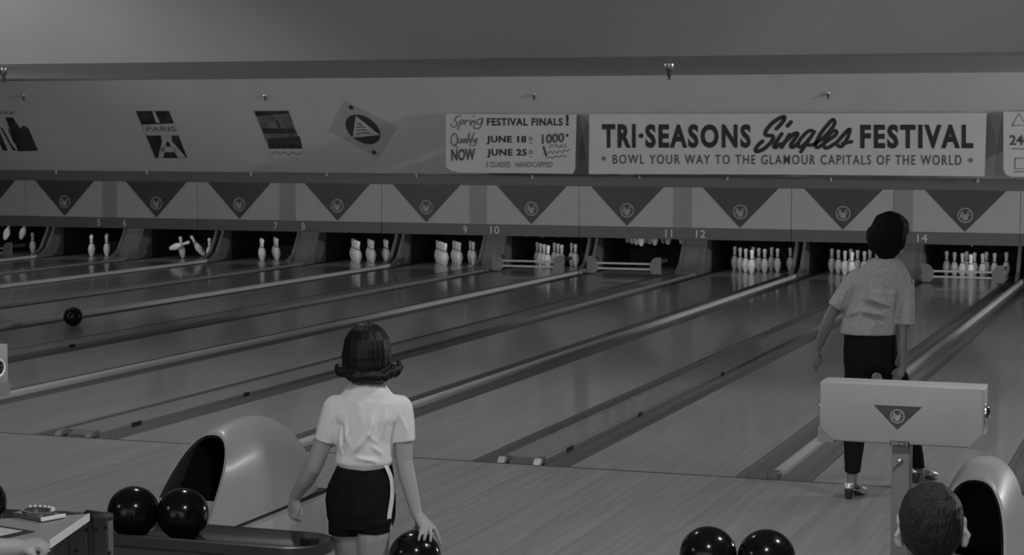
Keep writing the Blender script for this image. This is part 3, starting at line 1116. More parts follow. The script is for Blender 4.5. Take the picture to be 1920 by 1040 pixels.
sprinkler('large chrome sprinkler cup hanging from the soffit above the long banner', at(1255, 120, z=Z1), 0.82)
sprinkler('large chrome sprinkler cup hanging at the upper left edge', at(6, 128, z=Z1), 0.82)
for (u, v), wh in (((44, 179), 'above the towers poster at the left edge'), ((497, 179), 'above the riverside town poster'), ((1001, 177), 'above the small handbill banner'), ((1553, 175), 'above the long banner headline')):
    sprinkler('tiny sprinkler head on the sloped wall ' + wh, hit(u, v, SP, SN) + Vector((0, 0, 0.01)), 0.42)

# ================================================================== BALLS, RETURNS, RACKS
BR = 0.1085


def ball(label, loc, group=None, holes=True):
    bm = bmesh.new()
    bmesh.ops.create_uvsphere(bm, u_segments=56, v_segments=36, radius=BR)
    o = obj('bowling_ball', bm, M_ball, None, True)
    o.location = loc
    tag(o, label, 'bowling ball', group)
    for i, (dx, dy) in enumerate(((-0.016, 0.02), (0.016, 0.02), (0.0, -0.045))):
        d = Vector((0.25 + dx / BR, 0.75 + dy / BR, 0.55)).normalized()
        b2 = bmesh.new()
        add_lathe(b2, [(0.0, 0.0), (0.012, 0.0)], 14)
        h = obj('finger_hole', b2, M_rub, o)
        h.location = d * (BR + 0.0004)
        h.rotation_euler = d.to_track_quat('Z', 'Y').to_euler()
    return o


RZ = 0.475   # where the balls sit


def rack(cx, label):
    t = thing('ball_rack', label, 'ball rack', (cx, -4.99, -0.2), 0, 'ball racks behind the approach')
    z = 0.2
    hw, hd = 0.93, 0.165

    def stad(hw, hd, zz, n=16):
        pts = []
        for i in range(n + 1):
            a = -PI / 2 + PI * i / n
            pts.append(Vector((hw - hd * 0.9 + hd * 0.9 * math.cos(a), hd * math.sin(a), zz)))
        for i in range(n + 1):
            a = PI / 2 + PI * i / n
            pts.append(Vector((-(hw - hd * 0.9) + hd * 0.9 * math.cos(a), hd * math.sin(a), zz)))
        return pts
    bm = bmesh.new()
    rings = [stad(hw - 0.03, hd - 0.03, 0.47 + z), stad(hw, hd, 0.485 + z), stad(hw, hd, 0.525 + z), stad(hw - 0.012, hd - 0.012, 0.530 + z), stad(hw - 0.05, hd - 0.05, 0.505 + z), stad(hw - 0.10, hd - 0.10, 0.487 + z)]
    vv = [[bm.verts.new(p) for p in r] for r in rings]
    for a, b in zip(vv, vv[1:]):
        for i in range(len(a)):
            bm.faces.new((a[i], a[(i + 1) % len(a)], b[(i + 1) % len(a)], b[i]))
    bm.faces.new(vv[0])
    bm.faces.new(vv[-1])
    obj('tray', bm, M_tray, t, True, 35)
    bm = bmesh.new()
    add_box(bm, -0.80, 0.62, -hd + 0.012, -hd + 0.035, 0.36 + z, 0.484 + z, 0.006)
    obj('front_apron', bm, M_trayb, t)
    for x in (-0.62, -0.28, 0.13, 0.45):
        bm = add_lathe(bmesh.new(), [(0.009, 0.0), (0.009, -0.006), (0.004, -0.009), (0.0, -0.009)], 12, 'y', (x, -hd + 0.012, 0.435 + z))
        obj('bolt', bm, M_chrome, t, True)
    bm = bmesh.new()
    add_prism(bm, [(0.60, 0.484 + z), (0.82, 0.484 + z), (0.78, 0.30 + z), (0.62, 0.0), (0.42, 0.0), (0.5, 0.3 + z)], -0.1, 0.12)
    bmesh.ops.bevel(bm, geom=list(bm.edges), offset=0.01, segments=2, affect='EDGES')
    obj('pedestal', bm, M_base, t)
    bm = bmesh.new()
    add_prism(bm, [(-0.60, 0.484 + z), (-0.82, 0.484 + z), (-0.78, 0.30 + z), (-0.62, 0.0), (-0.42, 0.0), (-0.5, 0.3 + z)], -0.1, 0.12)
    bmesh.ops.bevel(bm, geom=list(bm.edges), offset=0.01, segments=2, affect='EDGES')
    obj('pedestal', bm, M_base, t)
    bm = bmesh.new()
    add_prism(bm, [(0.80, 0.0), (0.86, -0.03), (0.875, 0.02), (0.83, 0.03)], 0.506 + z, 0.534 + z, 'xy')
    obj('ball_stop', bm, M_rub, t)
    return t


rack(0.0, 'dark ball rack with rounded end holding two black balls beside the girl in shorts')
rack(P, 'dark ball rack at the bottom edge in front of the signal box')
ZBALL = 0.487 + BR - 0.004
p = at(250, 960, y=-4.99)
ball('black bowling ball on the rack, left one of the pair beside the girl', (p.x, -4.99, ZBALL), 'balls on the left rack')
ball('black bowling ball on the rack, nearer the girl, right one of its pair', (p.x + 0.206 + 0.008, -4.955, ZBALL), 'balls on the left rack')
p = at(-36, 944, y=-5.03)
ball('black bowling ball mostly cut off by the left edge above the score table', (p.x, -5.03, ZBALL), 'balls on the left rack')
p = at(1328, 1044, y=-4.99)
ball('black bowling ball at the bottom edge, left one of two below the approach', (p.x, -4.99, ZBALL), 'balls on the right rack')
ball('black bowling ball at the bottom edge, right one of two, nearer the signal box', (p.x + 0.218, -4.97, ZBALL), 'balls on the right rack')
p = at(137, 611, z=0)
ball('black bowling ball rolling down the lane at the left', (p.x, p.y, BR))


def ball_return(cx, label):
    t = thing('ball_return', label, 'ball return', (cx, 0, 0), 0, 'ball return hoods')
    # base cabinet
    bm = bmesh.new()
    prof = [(-4.66, 0.0), (-3.28, 0.0), (-3.32, 0.405), (-4.62, 0.405)]
    add_prism(bm, prof, -0.165, 0.165, 'yz')
    bmesh.ops.bevel(bm, geom=[e for e in bm.edges], offset=0.02, segments=3, affect='EDGES')
    obj('base_cabinet', bm, M_base, t, True, 40)
    bm = bmesh.new()
    add_box(bm, -0.158, 0.158, -4.60, -3.33, 0.403, 0.417)
    obj('dark_seam', bm, M_rub, t)  # black strip drawn as the dark gap between hood and cabinet
    # shell: arches along y
    ST = [(-4.22, 0.818, 0.154), (-4.19, 0.826, 0.155), (-4.12, 0.838, 0.158), (-4.0, 0.846, 0.160), (-3.88, 0.846, 0.160), (-3.78, 0.833, 0.158), (-3.68, 0.808, 0.156), (-3.57, 0.757, 0.151), (-3.47, 0.680, 0.142), (-3.40, 0.59, 0.128), (-3.35, 0.50, 0.108), (-3.32, 0.44, 0.085)]
    zb = 0.416

    def arch(y, zt, hw, inner=0.0, n=22, slant=0.0):
        r = []
        for i in range(n + 1):
            a = PI * i / n
            c, s_ = math.cos(a), math.sin(a)
            x = (hw - inner) * math.copysign(abs(c) ** 0.80, c)
            zz = zb + (zt - zb - inner) * (abs(s_) ** 0.80)
            # the opening leans back towards its top
            yy = y - slant * (1 - (zz - zb) / (zt - zb))
            r.append(Vector((x, yy, zz)))
        return r
    bm = bmesh.new()
    rings = []
    # inner tunnel first, then lip, then outer shell
    for y, inn, sl in ((-3.75, 0.03, 0.0), (-3.92, 0.028, 0.10), (-4.10, 0.026, 0.26), (-4.205, 0.024, 0.39), (-4.22, 0.012, 0.40)):
        rings.append(arch(y, 0.818 if y < -4 else 0.80, 0.154, inn, slant=sl))
    n_inner = 4
    for i, (y, zt, hw) in enumerate(ST):
        sl = 0.40 * max(0.0, 1 - i / 4.5)
        rings.append(arch(y, zt, hw, slant=sl))
    vv = [[bm.verts.new(p) for p in r] for r in rings]
    for a, b in zip(vv, vv[1:]):
        for i in range(len(a) - 1):
            bm.faces.new((a[i], a[i + 1], b[i + 1], b[i]))
    bm.faces.new(vv[-1])
    outer = [f for f in bm.faces]
    o = obj('hood_shell', bm, M_hood, t, True, 50)
    o.data.materials.append(M_rub)
    nseg = 22
    for i, p_ in enumerate(o.data.polygons):
        if i < nseg * n_inner:
            p_.material_index = 1
    # dark throat, floor of the tunnel and back
    bm = bmesh.new()
    add_box(bm, -0.12, 0.12, -4.44, -3.74, 0.418, 0.43)
    add_box(bm, -0.118, 0.118, -3.76, -3.74, 0.43, 0.70)
    obj('throat', bm, M_rub, t)
    bm = bmesh.new()
    prof = [(-4.63, 0.418), (-4.44, 0.418), (-4.42, 0.50), (-4.495, 0.562)]
    add_prism(bm, prof, -0.15, 0.15, 'yz')
    bmesh.ops.bevel(bm, geom=[e for e in bm.edges], offset=0.012, segments=2, affect='EDGES')
    obj('front_lip', bm, M_hood, t, True, 40)
    # short track that leads the balls to the rack
    for s in (-1, 1):
        bm = bmesh.new()
        add_tube(bm, [(s * 0.06, -4.45, 0.475), (s * 0.06, -4.70, 0.470), (s * 0.06, -4.82, 0.478)], 0.011, 10)
        obj('track_rail', bm, M_chrome, t, True)
    return t


ball_return(0.0, 'domed grey ball return hood beside the girl in shorts, its dark mouth facing left')
ball_return(P, 'domed grey ball return hood behind the man\'s head at the bottom right')

# ================================================================== SIGNAL BOXES
def signal_box(label, loc, rotz=0.0):
    t = thing('signal_box', label, 'signal box', loc, rotz, 'signal boxes on posts')
    hw, h, d = 0.308, 0.228, 0.15
    bm = bmesh.new()
    add_box(bm, -hw, hw, 0, d, 0.0, h, 0.007, 3)
    obj('case', bm, M_box, t, True, 40)
    bm = bmesh.new()
    add_prism(bm, [(-0.101, 0.147), (0.081, 0.147), (-0.010, 0.056)], -0.0025, -0.0003)
    tr = obj('triangle', bm, mat('emblem_dark', 0.06, 0.5), t)
    bm = bmesh.new()
    mono(bm, -0.010, 0.108, 0.027, -0.0045)
    obj('round_emblem', bm, mat('emblem_light', 0.45, 0.5), tr)
    for s in (-1, 1):
        bm = bmesh.new()
        add_prism(bm, [(s * (hw + 0.004), -0.005), (s * (hw + 0.004), 0.055), (s * (hw - 0.003), 0.056), (s * (hw - 0.056), 0.003), (s * (hw - 0.058), -0.005)], -0.003, d + 0.003)
        obj('corner_bracket', bm, M_boxg, t)
        bm = add_lathe(bmesh.new(), [(0.036, 0.0), (0.036, s * 0.004), (0.030, s * 0.008), (0.018, s * 0.015), (0.0, s * 0.018)], 26, 'x', (s * (hw - 0.001), d / 2, 0.128))
        lens = obj('side_lamp', bm, M_bulb, t, True, 30)
        bm = add_lathe(bmesh.new(), [(0.034, s * 0.001), (0.041, s * 0.001), (0.041, s * 0.007), (0.034, s * 0.007)], 26, 'x', (s * hw, d / 2, 0.128))
        obj('lamp_rim', bm, M_chrome, lens, True, 30)
    bm = bmesh.new()
    add_box(bm, -0.036, 0.036, -0.008, 0.0, -0.004, 0.013, 0.002)
    pl2 = obj('service_plate', bm, M_deck, t)
    bm = bmesh.new()
    add_text(bm, 'SERVICE', ((-0.032, 0.0105), (0.032, 0.0105), (0.032, -0.0015), (-0.032, -0.0015)), lambda a, b: (a, -0.0086, b), 0.0)
    obj('plate_lettering', bm, M_num, pl2)
    bm = bmesh.new()
    add_box(bm, -0.034, 0.034, 0.035, 0.115, -loc[2] + 0.0, 0.0, 0.004)
    po2 = obj('post', bm, M_post, t)
    bm = add_lathe(bmesh.new(), [(0.012, 0.0), (0.012, -0.012), (0.007, -0.016), (0.0, -0.017)], 18, 'y', (-0.003, 0.035, -0.068))
    add_tube(bm, [(-0.003, 0.022, -0.068), (-0.028, 0.010, -0.088)], 0.0035, 8)
    obj('key_switch', bm, M_chrome, po2, True, 40)
    bm = bmesh.new()
    add_box(bm, -0.055, 0.055, 0.01, 0.15, -loc[2] + 0.0, -loc[2] + 0.014, 0.004)
    obj('foot_plate', bm, M_post, t)
    return t


q = at(1687, 833, depth=7.42)
signal_box('pale signal box on a grey post, in front of the standing woman', (q.x, q.y, q.z), 0.0)
q = at(18, 738, depth=8.85)
signal_box('pale signal box cut off by the left edge, only its end with round lamp seen', (q.x - 0.312, q.y - 0.15, q.z), 0.0)

# ================================================================== SCORE TABLE
tz = 0.85
A = Vector((0.587, -6.24))
B_ = Vector((0.712, -6.68))
ux = Vector((-0.237, -0.178)) * 2.6
poly = [tuple(A), tuple(B_), tuple(B_ + ux), tuple(A + ux)]
tb = thing('score_table', 'pale score table corner with a bright edge at the bottom left', 'table', (0, 0, 0))
bm = bmesh.new()
add_prism(bm, poly, tz - 0.022, tz, 'xy')
obj('tabletop', bm, M_table, tb)
bm = bmesh.new()
dn = (B_ - A).normalized()
nn = Vector((-dn.y, dn.x))
if nn.x < 0:
    nn = -nn
add_prism(bm, [tuple(A + nn * 0.001), tuple(B_ + nn * 0.001), tuple(B_ + nn * 0.006), tuple(A + nn * 0.006)], tz - 0.024, tz + 0.002, 'xy')
obj('edge_trim', bm, M_edge, tb)
# dark ribbed steel stand under the far corner
bm = bmesh.new()
for (u0, u1, dd) in ((106, 140, 0.0), (138, 172, 0.012), (170, 186, 0.0), (184, 211, 0.016)):
    a_ = at(u0, 985, y=-6.1)
    b_ = at(u1, 985, y=-6.1)
    add_box(bm, a_.x, b_.x, -6.12 - dd, -6.09, -0.2, 0.822, 0.006)
obj('stand', bm, M_tray, tb)
bm = bmesh.new()
a_, b_ = at(165, 976, y=-6.1), at(211, 976, y=-6.1)
add_tube(bm, [(a_.x, -6.11, 0.815), (b_.x, -6.11, 0.812)], 0.02, 12)
obj('stand_roll', bm, M_deck, tb, True)
for u, v in ((198, 988), (181, 991), (162, 992), (205, 1036), (142, 1031)):
    p = at(u, v, y=-6.135)
    obj('bolt', add_lathe(bmesh.new(), [(0.006, 0.004), (0.006, -0.004), (0.0, -0.005)], 10, 'y', p), M_rub, tb, True)

# ashtray
pa = at(72, 970, z=tz)
ash = thing('ashtray', 'square glass ashtray with a beaded rim on the score table', 'ashtray', (pa.x, pa.y, tz), math.radians(-20))
bm = bmesh.new()
add_box(bm, -0.085, 0.085, -0.05, 0.05, 0.001, 0.016, 0.006)
obj('glass_body', bm, M_glass, ash)
bm = bmesh.new()
for i in range(24):
    a0, a1 = 2 * PI * i / 24, 2 * PI * (i + 1) / 24
    for r0, r1, z0, z1 in ((0.058, 0.066, 0.016, 0.027), ):
        q_ = [(r0 * math.cos(a0), r0 * 0.72 * math.sin(a0)), (r1 * math.cos(a0), r1 * 0.72 * math.sin(a0)), (r1 * math.cos(a1), r1 * 0.72 * math.sin(a1)), (r0 * math.cos(a1), r0 * 0.72 * math.sin(a1))]
        add_prism(bm, q_, z0, z1, 'xy')
obj('rim', bm, M_glass, ash)
for i in range(9):
    a = PI * (0.08 + 0.84 * i / 8)
    b2 = bmesh.new()
    bmesh.ops.create_uvsphere(b2, u_segments=10, v_segments=8, radius=0.0055)
    o = obj('rim_bead', b2, M_edge, ash, True)
    o.location = (0.062 * math.cos(a), 0.045 * math.sin(a), 0.030)
bm = bmesh.new()
add_box(bm, 0.078, 0.088, -0.052, 0.05, 0.004, 0.018, 0.003)
obj('edge_glint', bm, M_edge, ash)  # pale bar paints the light caught on the glass edge

# score sheet with its dark clip frame
pa = at(-5, 1000, z=tz)
sh = thing('score_sheet', 'score sheet in a dark frame at the left edge of the score table', 'score sheet', (pa.x, pa.y, tz), math.radians(-14))
obj('paper', box(-0.09, 0.055, -0.06, 0.06, 0.0045, 0.0055), M_paper, sh)
obj('frame', box(-0.10, 0.085, -0.075, 0.085, 0.0005, 0.004, 0.001), M_deck, sh)

# ================================================================== PEOPLE
# ---- girl in shorts
G = Fig(690, 8.0, -0.2)
g = thing('person', 'girl in white shirt and black shorts carrying a black ball', 'person', G.o, G.rot)
p = G.p
B = Blob()
hc = p(688, 652, 0.0)
head(B, hc, 0.95)
nb = p(688, 716, -0.01)
B.chain((hc + Vector((0, -0.02, -0.06)), (0.05, 0.055, 0.05)), (nb, (0.05, 0.052, 0.04)), (p(688, 742, -0.01), (0.085, 0.06, 0.05)))
shL, shR = p(627, 764), p(752, 764)
B.hull((shL, 0.041), (shR, 0.041), (p(688, 760), (0.1, 0.075, 0.07)))
B.chain((p(688, 770), (0.125, 0.085, 0.06)), (p(686, 820), (0.112, 0.08, 0.06)), (p(685, 868), (0.098, 0.075, 0.05)), (p(680, 915), (0.125, 0.092, 0.06)), (p(680, 955), (0.125, 0.095, 0.06)))
elL = p(588, 876, 0.02)
wrL = p(553, 931, 0.14)
B.chain((shL, 0.041), (p(611, 815), 0.041), (elL, 0.035), (p(575, 898, 0.06), 0.036), (wrL, 0.023))
K = [wrL + Vector(q_) for q_ in ((-0.022, 0.03, -0.050), (-0.010, 0.012, -0.058), (0.003, -0.004, -0.058), (0.016, -0.014, -0.052))]
T = [wrL + Vector(q_) for q_ in ((0.004, 0.048, -0.092), (0.010, 0.026, -0.102), (0.018, 0.010, -0.104), (0.024, -0.002, -0.096))]
bend = [(k + t) / 2 + Vector((-0.016, -0.004, -0.010)) for k, t in zip(K, T)]
hand(B, wrL, K, T, [wrL + Vector((0.008, 0.032, -0.035)), wrL + Vector((0.018, 0.04, -0.06)), wrL + Vector((0.022, 0.034, -0.085))], bend=bend)
elR = p(758, 864, -0.01)
wrR = p(781, 962, -0.045)
B.chain((shR, 0.041), (p(755, 815), 0.041), (elR, 0.035), (p(763, 890, -0.02), 0.036), (wrR, 0.024))
bc = p(778, 1044, -0.06)


def onb(u, v, off):
    s_ = G.scale()
    dx, dz = (u - 778) / s_ / 1.0, -(v - 1044) / s_
    r = BR + off
    return bc + Vector((dx, -math.sqrt(max(1e-6, r * r - dx * dx - dz * dz)), dz))


K = [onb(791, 986, 0.03), onb(798, 986, 0.034), onb(806, 988, 0.032), onb(814, 992, 0.026)]
K = [k + Vector((0, 0.012, 0.0)) for k in K]
T = [onb(784, 1005, 0.006), onb(794, 1006, 0.006), onb(806, 1009, 0.006), onb(826, 1022, 0.006)]
bend = [onb(787, 995, 0.018), onb(797, 997, 0.02), onb(807, 998, 0.02), onb(821, 1005, 0.014)]
hand(B, wrR, K, T, [p(784, 982, -0.02), p(780, 992, 0.0), bc + Vector((-0.02, 0.02, BR + 0.004))], bend=bend, r=0.0078)
# legs
kL, kR = p(668, 1150, 0.12), p(700, 1150, 0.02)
kL.z, kR.z = 0.45, 0.45
B.chain((p(655, 952, 0.0), (0.072, 0.09, 0.08)), (p(651, 1005, 0.035), (0.066, 0.075, 0.07)), (kL, 0.05), (kL + Vector((0.005, -0.05, -0.10)), 0.049), (kL + Vector((0.01, -0.07, -0.37)), 0.032))
B.chain((p(700, 952, -0.01), (0.078, 0.088, 0.08)), (p(699, 1005, -0.02), (0.070, 0.075, 0.07)), (kR, 0.05), (kR + Vector((0.0, -0.09, -0.10)), 0.049), (kR + Vector((0.0, -0.16, -0.37)), 0.032))
fL, fR = kL + Vector((0.01, -0.07, -0.42)), kR + Vector((0.0, -0.16, -0.42))
for ff in (fL, fR):
    B.hull((Vector((ff.x, ff.y - 0.02, 0.045)), (0.03, 0.04, 0.04)), (Vector((ff.x, ff.y + 0.14, 0.028)), (0.038, 0.04, 0.022)))
B.bake('body', M_skin, g, 0.005, 4)
# shirt
Sh = Blob()
Sh.hull((p(688, 717, -0.012), (0.070, 0.064), 'r'), (p(688, 748, -0.005), (0.125, 0.082, 0.03)))
Sh.hull((p(688, 748, -0.005), (0.12, 0.085, 0.03)), (p(629, 764), 0.052), (p(750, 764), 0.052), (p(688, 790, 0), (0.132, 0.098, 0.04)))
Sh.chain((p(688, 752), (0.105, 0.070), 'r'), (p(688, 772), (0.128, 0.092), 'r'), (p(687, 792), (0.130, 0.098), 'r'), (p(684, 822), (0.122, 0.098), 'r'), (p(684, 848), (0.118, 0.098), 'r'), (p(683, 864), (0.122, 0.103), 'r'), (p(684, 873), (0.107, 0.092), 'r'), (p(684, 879), (0.098, 0.082), 'r'))
hemL, hemR = p(609, 826, 0.005), p(757, 826, 0.0)
axL, axR = (hemL - shL).normalized(), (hemR - shR).normalized()
Sh.chain((p(629, 765), 0.054), ((shL + hemL) / 2 + Vector((0, 0, 0)), (0.05, 0.054), 'r', axL), (hemL, (0.045, 0.052), 'r', axL))
Sh.chain((p(750, 765), 0.054), ((shR + hemR) / 2, (0.052, 0.054), 'r', axR), (hemR, (0.049, 0.052), 'r', axR))
bk = -0.10
folds = [(p(668, 740, bk), p(676, 790, bk), 0.022, 0.006), (p(704, 770, bk), p(690, 815, bk), 0.018, 0.010), (p(690, 815, bk), p(650, 862, bk), 0.016, 0.014), (p(648, 790, -0.07), p(654, 850, bk), 0.014, 0.010), (p(663, 775, bk), p(646, 835, -0.07), 0.011, 0.008),
         (p(722, 760, -0.07), p(719, 830, bk), 0.016, 0.010), (p(700, 838, bk), p(731, 862, -0.08), 0.012, 0.014), (p(697, 822, bk), p(724, 842, bk), 0.011, 0.010), (p(664, 858, bk), p(712, 866, bk), 0.012, 0.008), (p(638, 805, -0.06), p(641, 850, -0.06), 0.010, 0.008),
         (p(622, 778, -0.055), p(606, 815, -0.05), 0.012, 0.005), (p(750, 778, -0.055), p(764, 812, -0.05), 0.012, 0.005)]
Sh.bake('shirt', M_shirt, g, 0.005, 5, fold([(a, b, c * 0.9, d * 1.5) for a, b, c, d in folds]))
# shorts with the side stripe
So = Blob()
rows = [(870, 634, 735, 0.086), (886, 625, 738, 0.096), (910, 615, 741, 0.106), (935, 611, 742, 0.112), (965, 613, 741, 0.110), (985, 620, 737, 0.104)]
So.chain(*[(p((a + b_) / 2, v), ((b_ - a) / 2 / G.scale(), ry), 'r') for v, a, b_, ry in rows])
So.hull((p(651, 975, 0.01), (0.078, 0.10), 'r'), (p(650, 999, 0.02), (0.044 * 1.75, 0.088), 'r'))
So.hull((p(699, 970, -0.01), (0.088, 0.10), 'r'), (p(699, 995, -0.015), (0.074, 0.09), 'r'))
ff = fold([(p(680, 880, -0.1), p(676, 960, -0.12), 0.02, -0.006), (p(640, 960, -0.1), p(700, 965, -0.1), 0.02, 0.004)])
sho = So.bake('shorts', M_dark, g, 0.005, 3, ff)
bm = bmesh.new()
pts = [(723.5, 872), (730, 886), (735, 902), (736, 925), (733, 948), (730, 968), (731, 982), (732.5, 993)]
prev = None
sc_ = G.scale()
for u, v in smooth_poly(pts, 4):
    # half width and depth of the shorts at this height
    for (v0, a0, b0, r0), (v1, a1, b1, r1) in zip(rows, rows[1:] + [(999, 626, 735, 0.098)]):
        if v0 <= v <= v1:
            t = (v - v0) / (v1 - v0)
            break
    a_, b_, ry = a0 + (a1 - a0) * t, b0 + (b1 - b0) * t, r0 + (r1 - r0) * t
    cur = []
    for du in (-4.0, 0.0, 4.0):
        x = (u + du - (a_ + b_) / 2) / ((b_ - a_) / 2 + 2)
        x = max(-0.985, min(0.985, x))
        y = -(ry + 0.007) * math.sqrt(1 - x * x)
        cur.append(bm.verts.new(p(u + du, v, y)))
    if prev:
        for i in range(2):
            bm.faces.new((prev[i], prev[i + 1], cur[i + 1], cur[i]))
    prev = cur
st_ = obj('side_stripe', bm, M_shirt, g, True)
st_.parent = sho
# hair: a smooth bouffant with an outward flip
H = Blob()
H.hull((p(688, 651, -0.012), (0.098, 0.112, 0.103)), (p(687, 668, -0.015), (0.103, 0.110, 0.07)))
H.hull((p(687, 668, -0.015), (0.103, 0.108, 0.05)), (p(688, 684, -0.025), (0.098, 0.098, 0.03)))
H.hull((p(688, 684, -0.025), (0.098, 0.096, 0.03)), (p(688, 712, -0.035), (0.076, 0.072, 0.014)))
R_ = []
for i in range(17):
    a = PI * (0.97 + 1.06 * i / 16)
    R_.append((p(690, 698, -0.025) + Vector((0.108 * math.cos(a), 0.076 * math.sin(a), 0.010 * math.cos(2 * a) - 0.004 * math.sin(5 * a))), (0.021, 0.021, 0.022 + 0.004 * math.sin(i * 2.3))))
H.chain(*R_)
H.chain((p(643, 696, -0.05), 0.025), (p(636, 695, -0.04), 0.020), (p(631, 689, -0.03), 0.011), (p(633, 683, -0.03), 0.006))
H.chain((p(736, 696, -0.05), 0.026), (p(743, 695, -0.04), 0.022), (p(750, 688, -0.03), 0.013), (p(749, 679, -0.03), 0.008), (p(744, 677, -0.03), 0.005))


def strands(c, n):
    a = math.atan2(c.x - hc.x, -(c.y - hc.y))
    zr = (c.z - hc.z) * 6
    k = 0.0004 * math.sin(a * 60 + 4 * noise.noise(c * 9)) + 0.0030 * noise.noise(Vector((a * 5, 0.3, zr * 0.35))) + 0.002 * noise.noise(Vector((a * 16, 0.3, zr)))
    if c.z < hc.z - 0.07:
        k += 0.006 * noise.noise(Vector((a * 7, 2.3, zr * 2)))
    return n * k


H.bake('hair', M_hair, g, 0.0045, 3, strands)
o = ball('black bowling ball hanging from the girl\'s right hand at the bottom edge', G.M @ bc)
# shoes
for ff in (fL, fR):
    Q = Blob()
    Q.hull((Vector((ff.x, ff.y - 0.03, 0.04)), (0.036, 0.045, 0.04)), (Vector((ff.x, ff.y + 0.15, 0.03)), (0.042, 0.045, 0.03)), (Vector((ff.x, ff.y + 0.02, 0.06)), (0.034, 0.04, 0.04)))
    Q.bake('shoe', M_shoed, g, 0.007, 3)

# ---- woman in dark slacks
Wm = Fig(1650, 11.85, 0.0)
wv = thing('person', 'woman with big dark hair in a pale blouse and black slacks', 'person', Wm.o, Wm.rot)
p = Wm.p
B = Blob()
hc = p(1667, 447, 0.01)
head(B, hc, 0.97)
B.chain((hc + Vector((0, -0.025, -0.06)), (0.048, 0.052, 0.05)), (p(1662, 492, -0.01), (0.05, 0.055, 0.04)), (p(1658, 515, -0.01), (0.1, 0.065, 0.05)))
shL, shR = p(1603, 520), p(1700, 530)
B.hull((shL, 0.045), (shR, 0.045), (p(1655, 530), (0.1, 0.075, 0.06)))
B.chain((p(1652, 535), (0.13, 0.09, 0.06)), (p(1640, 590), (0.125, 0.085, 0.06)), (p(1633, 625), (0.125, 0.085, 0.05)), (p(1632, 655), (0.135, 0.095, 0.06)), (p(1636, 668), (0.125, 0.09, 0.05)))
elL = p(1556, 594, 0.0)
wrL = p(1532, 655, 0.03)
B.chain((shL, 0.045), (p(1578, 556), 0.041), (elL, 0.036), (p(1547, 618, 0.01), 0.036), (wrL, 0.024))
K = [wrL + Vector(q_) for q_ in ((-0.020, 0.02, -0.052), (-0.020, 0.004, -0.06), (-0.012, -0.012, -0.058), (0.0, -0.022, -0.05))]
T = [wrL + Vector(q_) for q_ in ((0.006, 0.026, -0.102), (-0.004, 0.010, -0.115), (0.002, -0.006, -0.140), (0.010, -0.018, -0.108))]
bend = [(k + t) / 2 + Vector((-0.010, -0.006, 0.0)) for k, t in zip(K, T)]
hand(B, wrL, K, T, [wrL + Vector((0.018, 0.014, -0.035)), wrL + Vector((0.028, 0.018, -0.062)), wrL + Vector((0.018, 0.010, -0.088))], bend=bend)
elR = p(1692, 622, -0.06)
wrR = p(1693, 686, -0.10)
B.chain((shR, 0.045), (p(1698, 575, -0.02), 0.042), (elR, 0.036), (p(1692, 650, -0.08), 0.035), (wrR, 0.023))
K = [wrR + Vector(q_) for q_ in ((-0.034, 0.0, -0.040), (-0.030, -0.014, -0.050), (-0.018, -0.022, -0.056), (-0.004, -0.024, -0.054))]
T = [wrR + Vector(q_) for q_ in ((-0.058, 0.01, -0.075), (-0.055, -0.004, -0.092), (-0.040, -0.012, -0.102), (-0.022, -0.016, -0.098))]
hand(B, wrR, K, T, [wrR + Vector((-0.024, 0.014, -0.020)), wrR + Vector((-0.045, 0.02, -0.03)), wrR + Vector((-0.062, 0.02, -0.05))])
# legs; left foot near, right foot a stride ahead
aL = p(1597, 905, -0.22)
aR = p(1724, 893, 0.42)
hL, hR = p(1607, 690, 0.0), p(1676, 690, 0.02)
kL_ = (hL + aL) / 2 + Vector((0.005, 0.06, 0.02))
kR_ = (hR + aR) / 2 + Vector((0.0, 0.06, 0.03))
B.chain((hL + Vector((0, 0, 0.03)), (0.068, 0.08, 0.07)), (hL.lerp(kL_, 0.5), 0.060), (kL_, 0.046), (kL_.lerp(aL, 0.35) + Vector((0, -0.012, 0)), 0.043), (aL, 0.031))
B.chain((hR + Vector((0, 0, 0.03)), (0.068, 0.08, 0.07)), (hR.lerp(kR_, 0.5), 0.060), (kR_, 0.046), (kR_.lerp(aR, 0.35) + Vector((0, -0.012, 0)), 0.043), (aR, 0.031))
for an in (aL, aR):
    R2 = Matrix.Rotation(-0.38 if an is aL else -0.6, 3, 'Z')
    b0 = Vector((an.x, an.y, 0))
    B.hull((an, 0.03), (b0 + R2 @ Vector((0, -0.02, 0.085)), (0.026, 0.028, 0.022)), (b0 + R2 @ Vector((0, 0.06, 0.062)), (0.03, 0.03, 0.022)))
    B.hull((b0 + R2 @ Vector((0, 0.06, 0.062)), (0.03, 0.03, 0.022)), (b0 + R2 @ Vector((0, 0.15, 0.03)), (0.034, 0.035, 0.012)))
B.bake('body', M_skin2, wv, 0.005, 4)
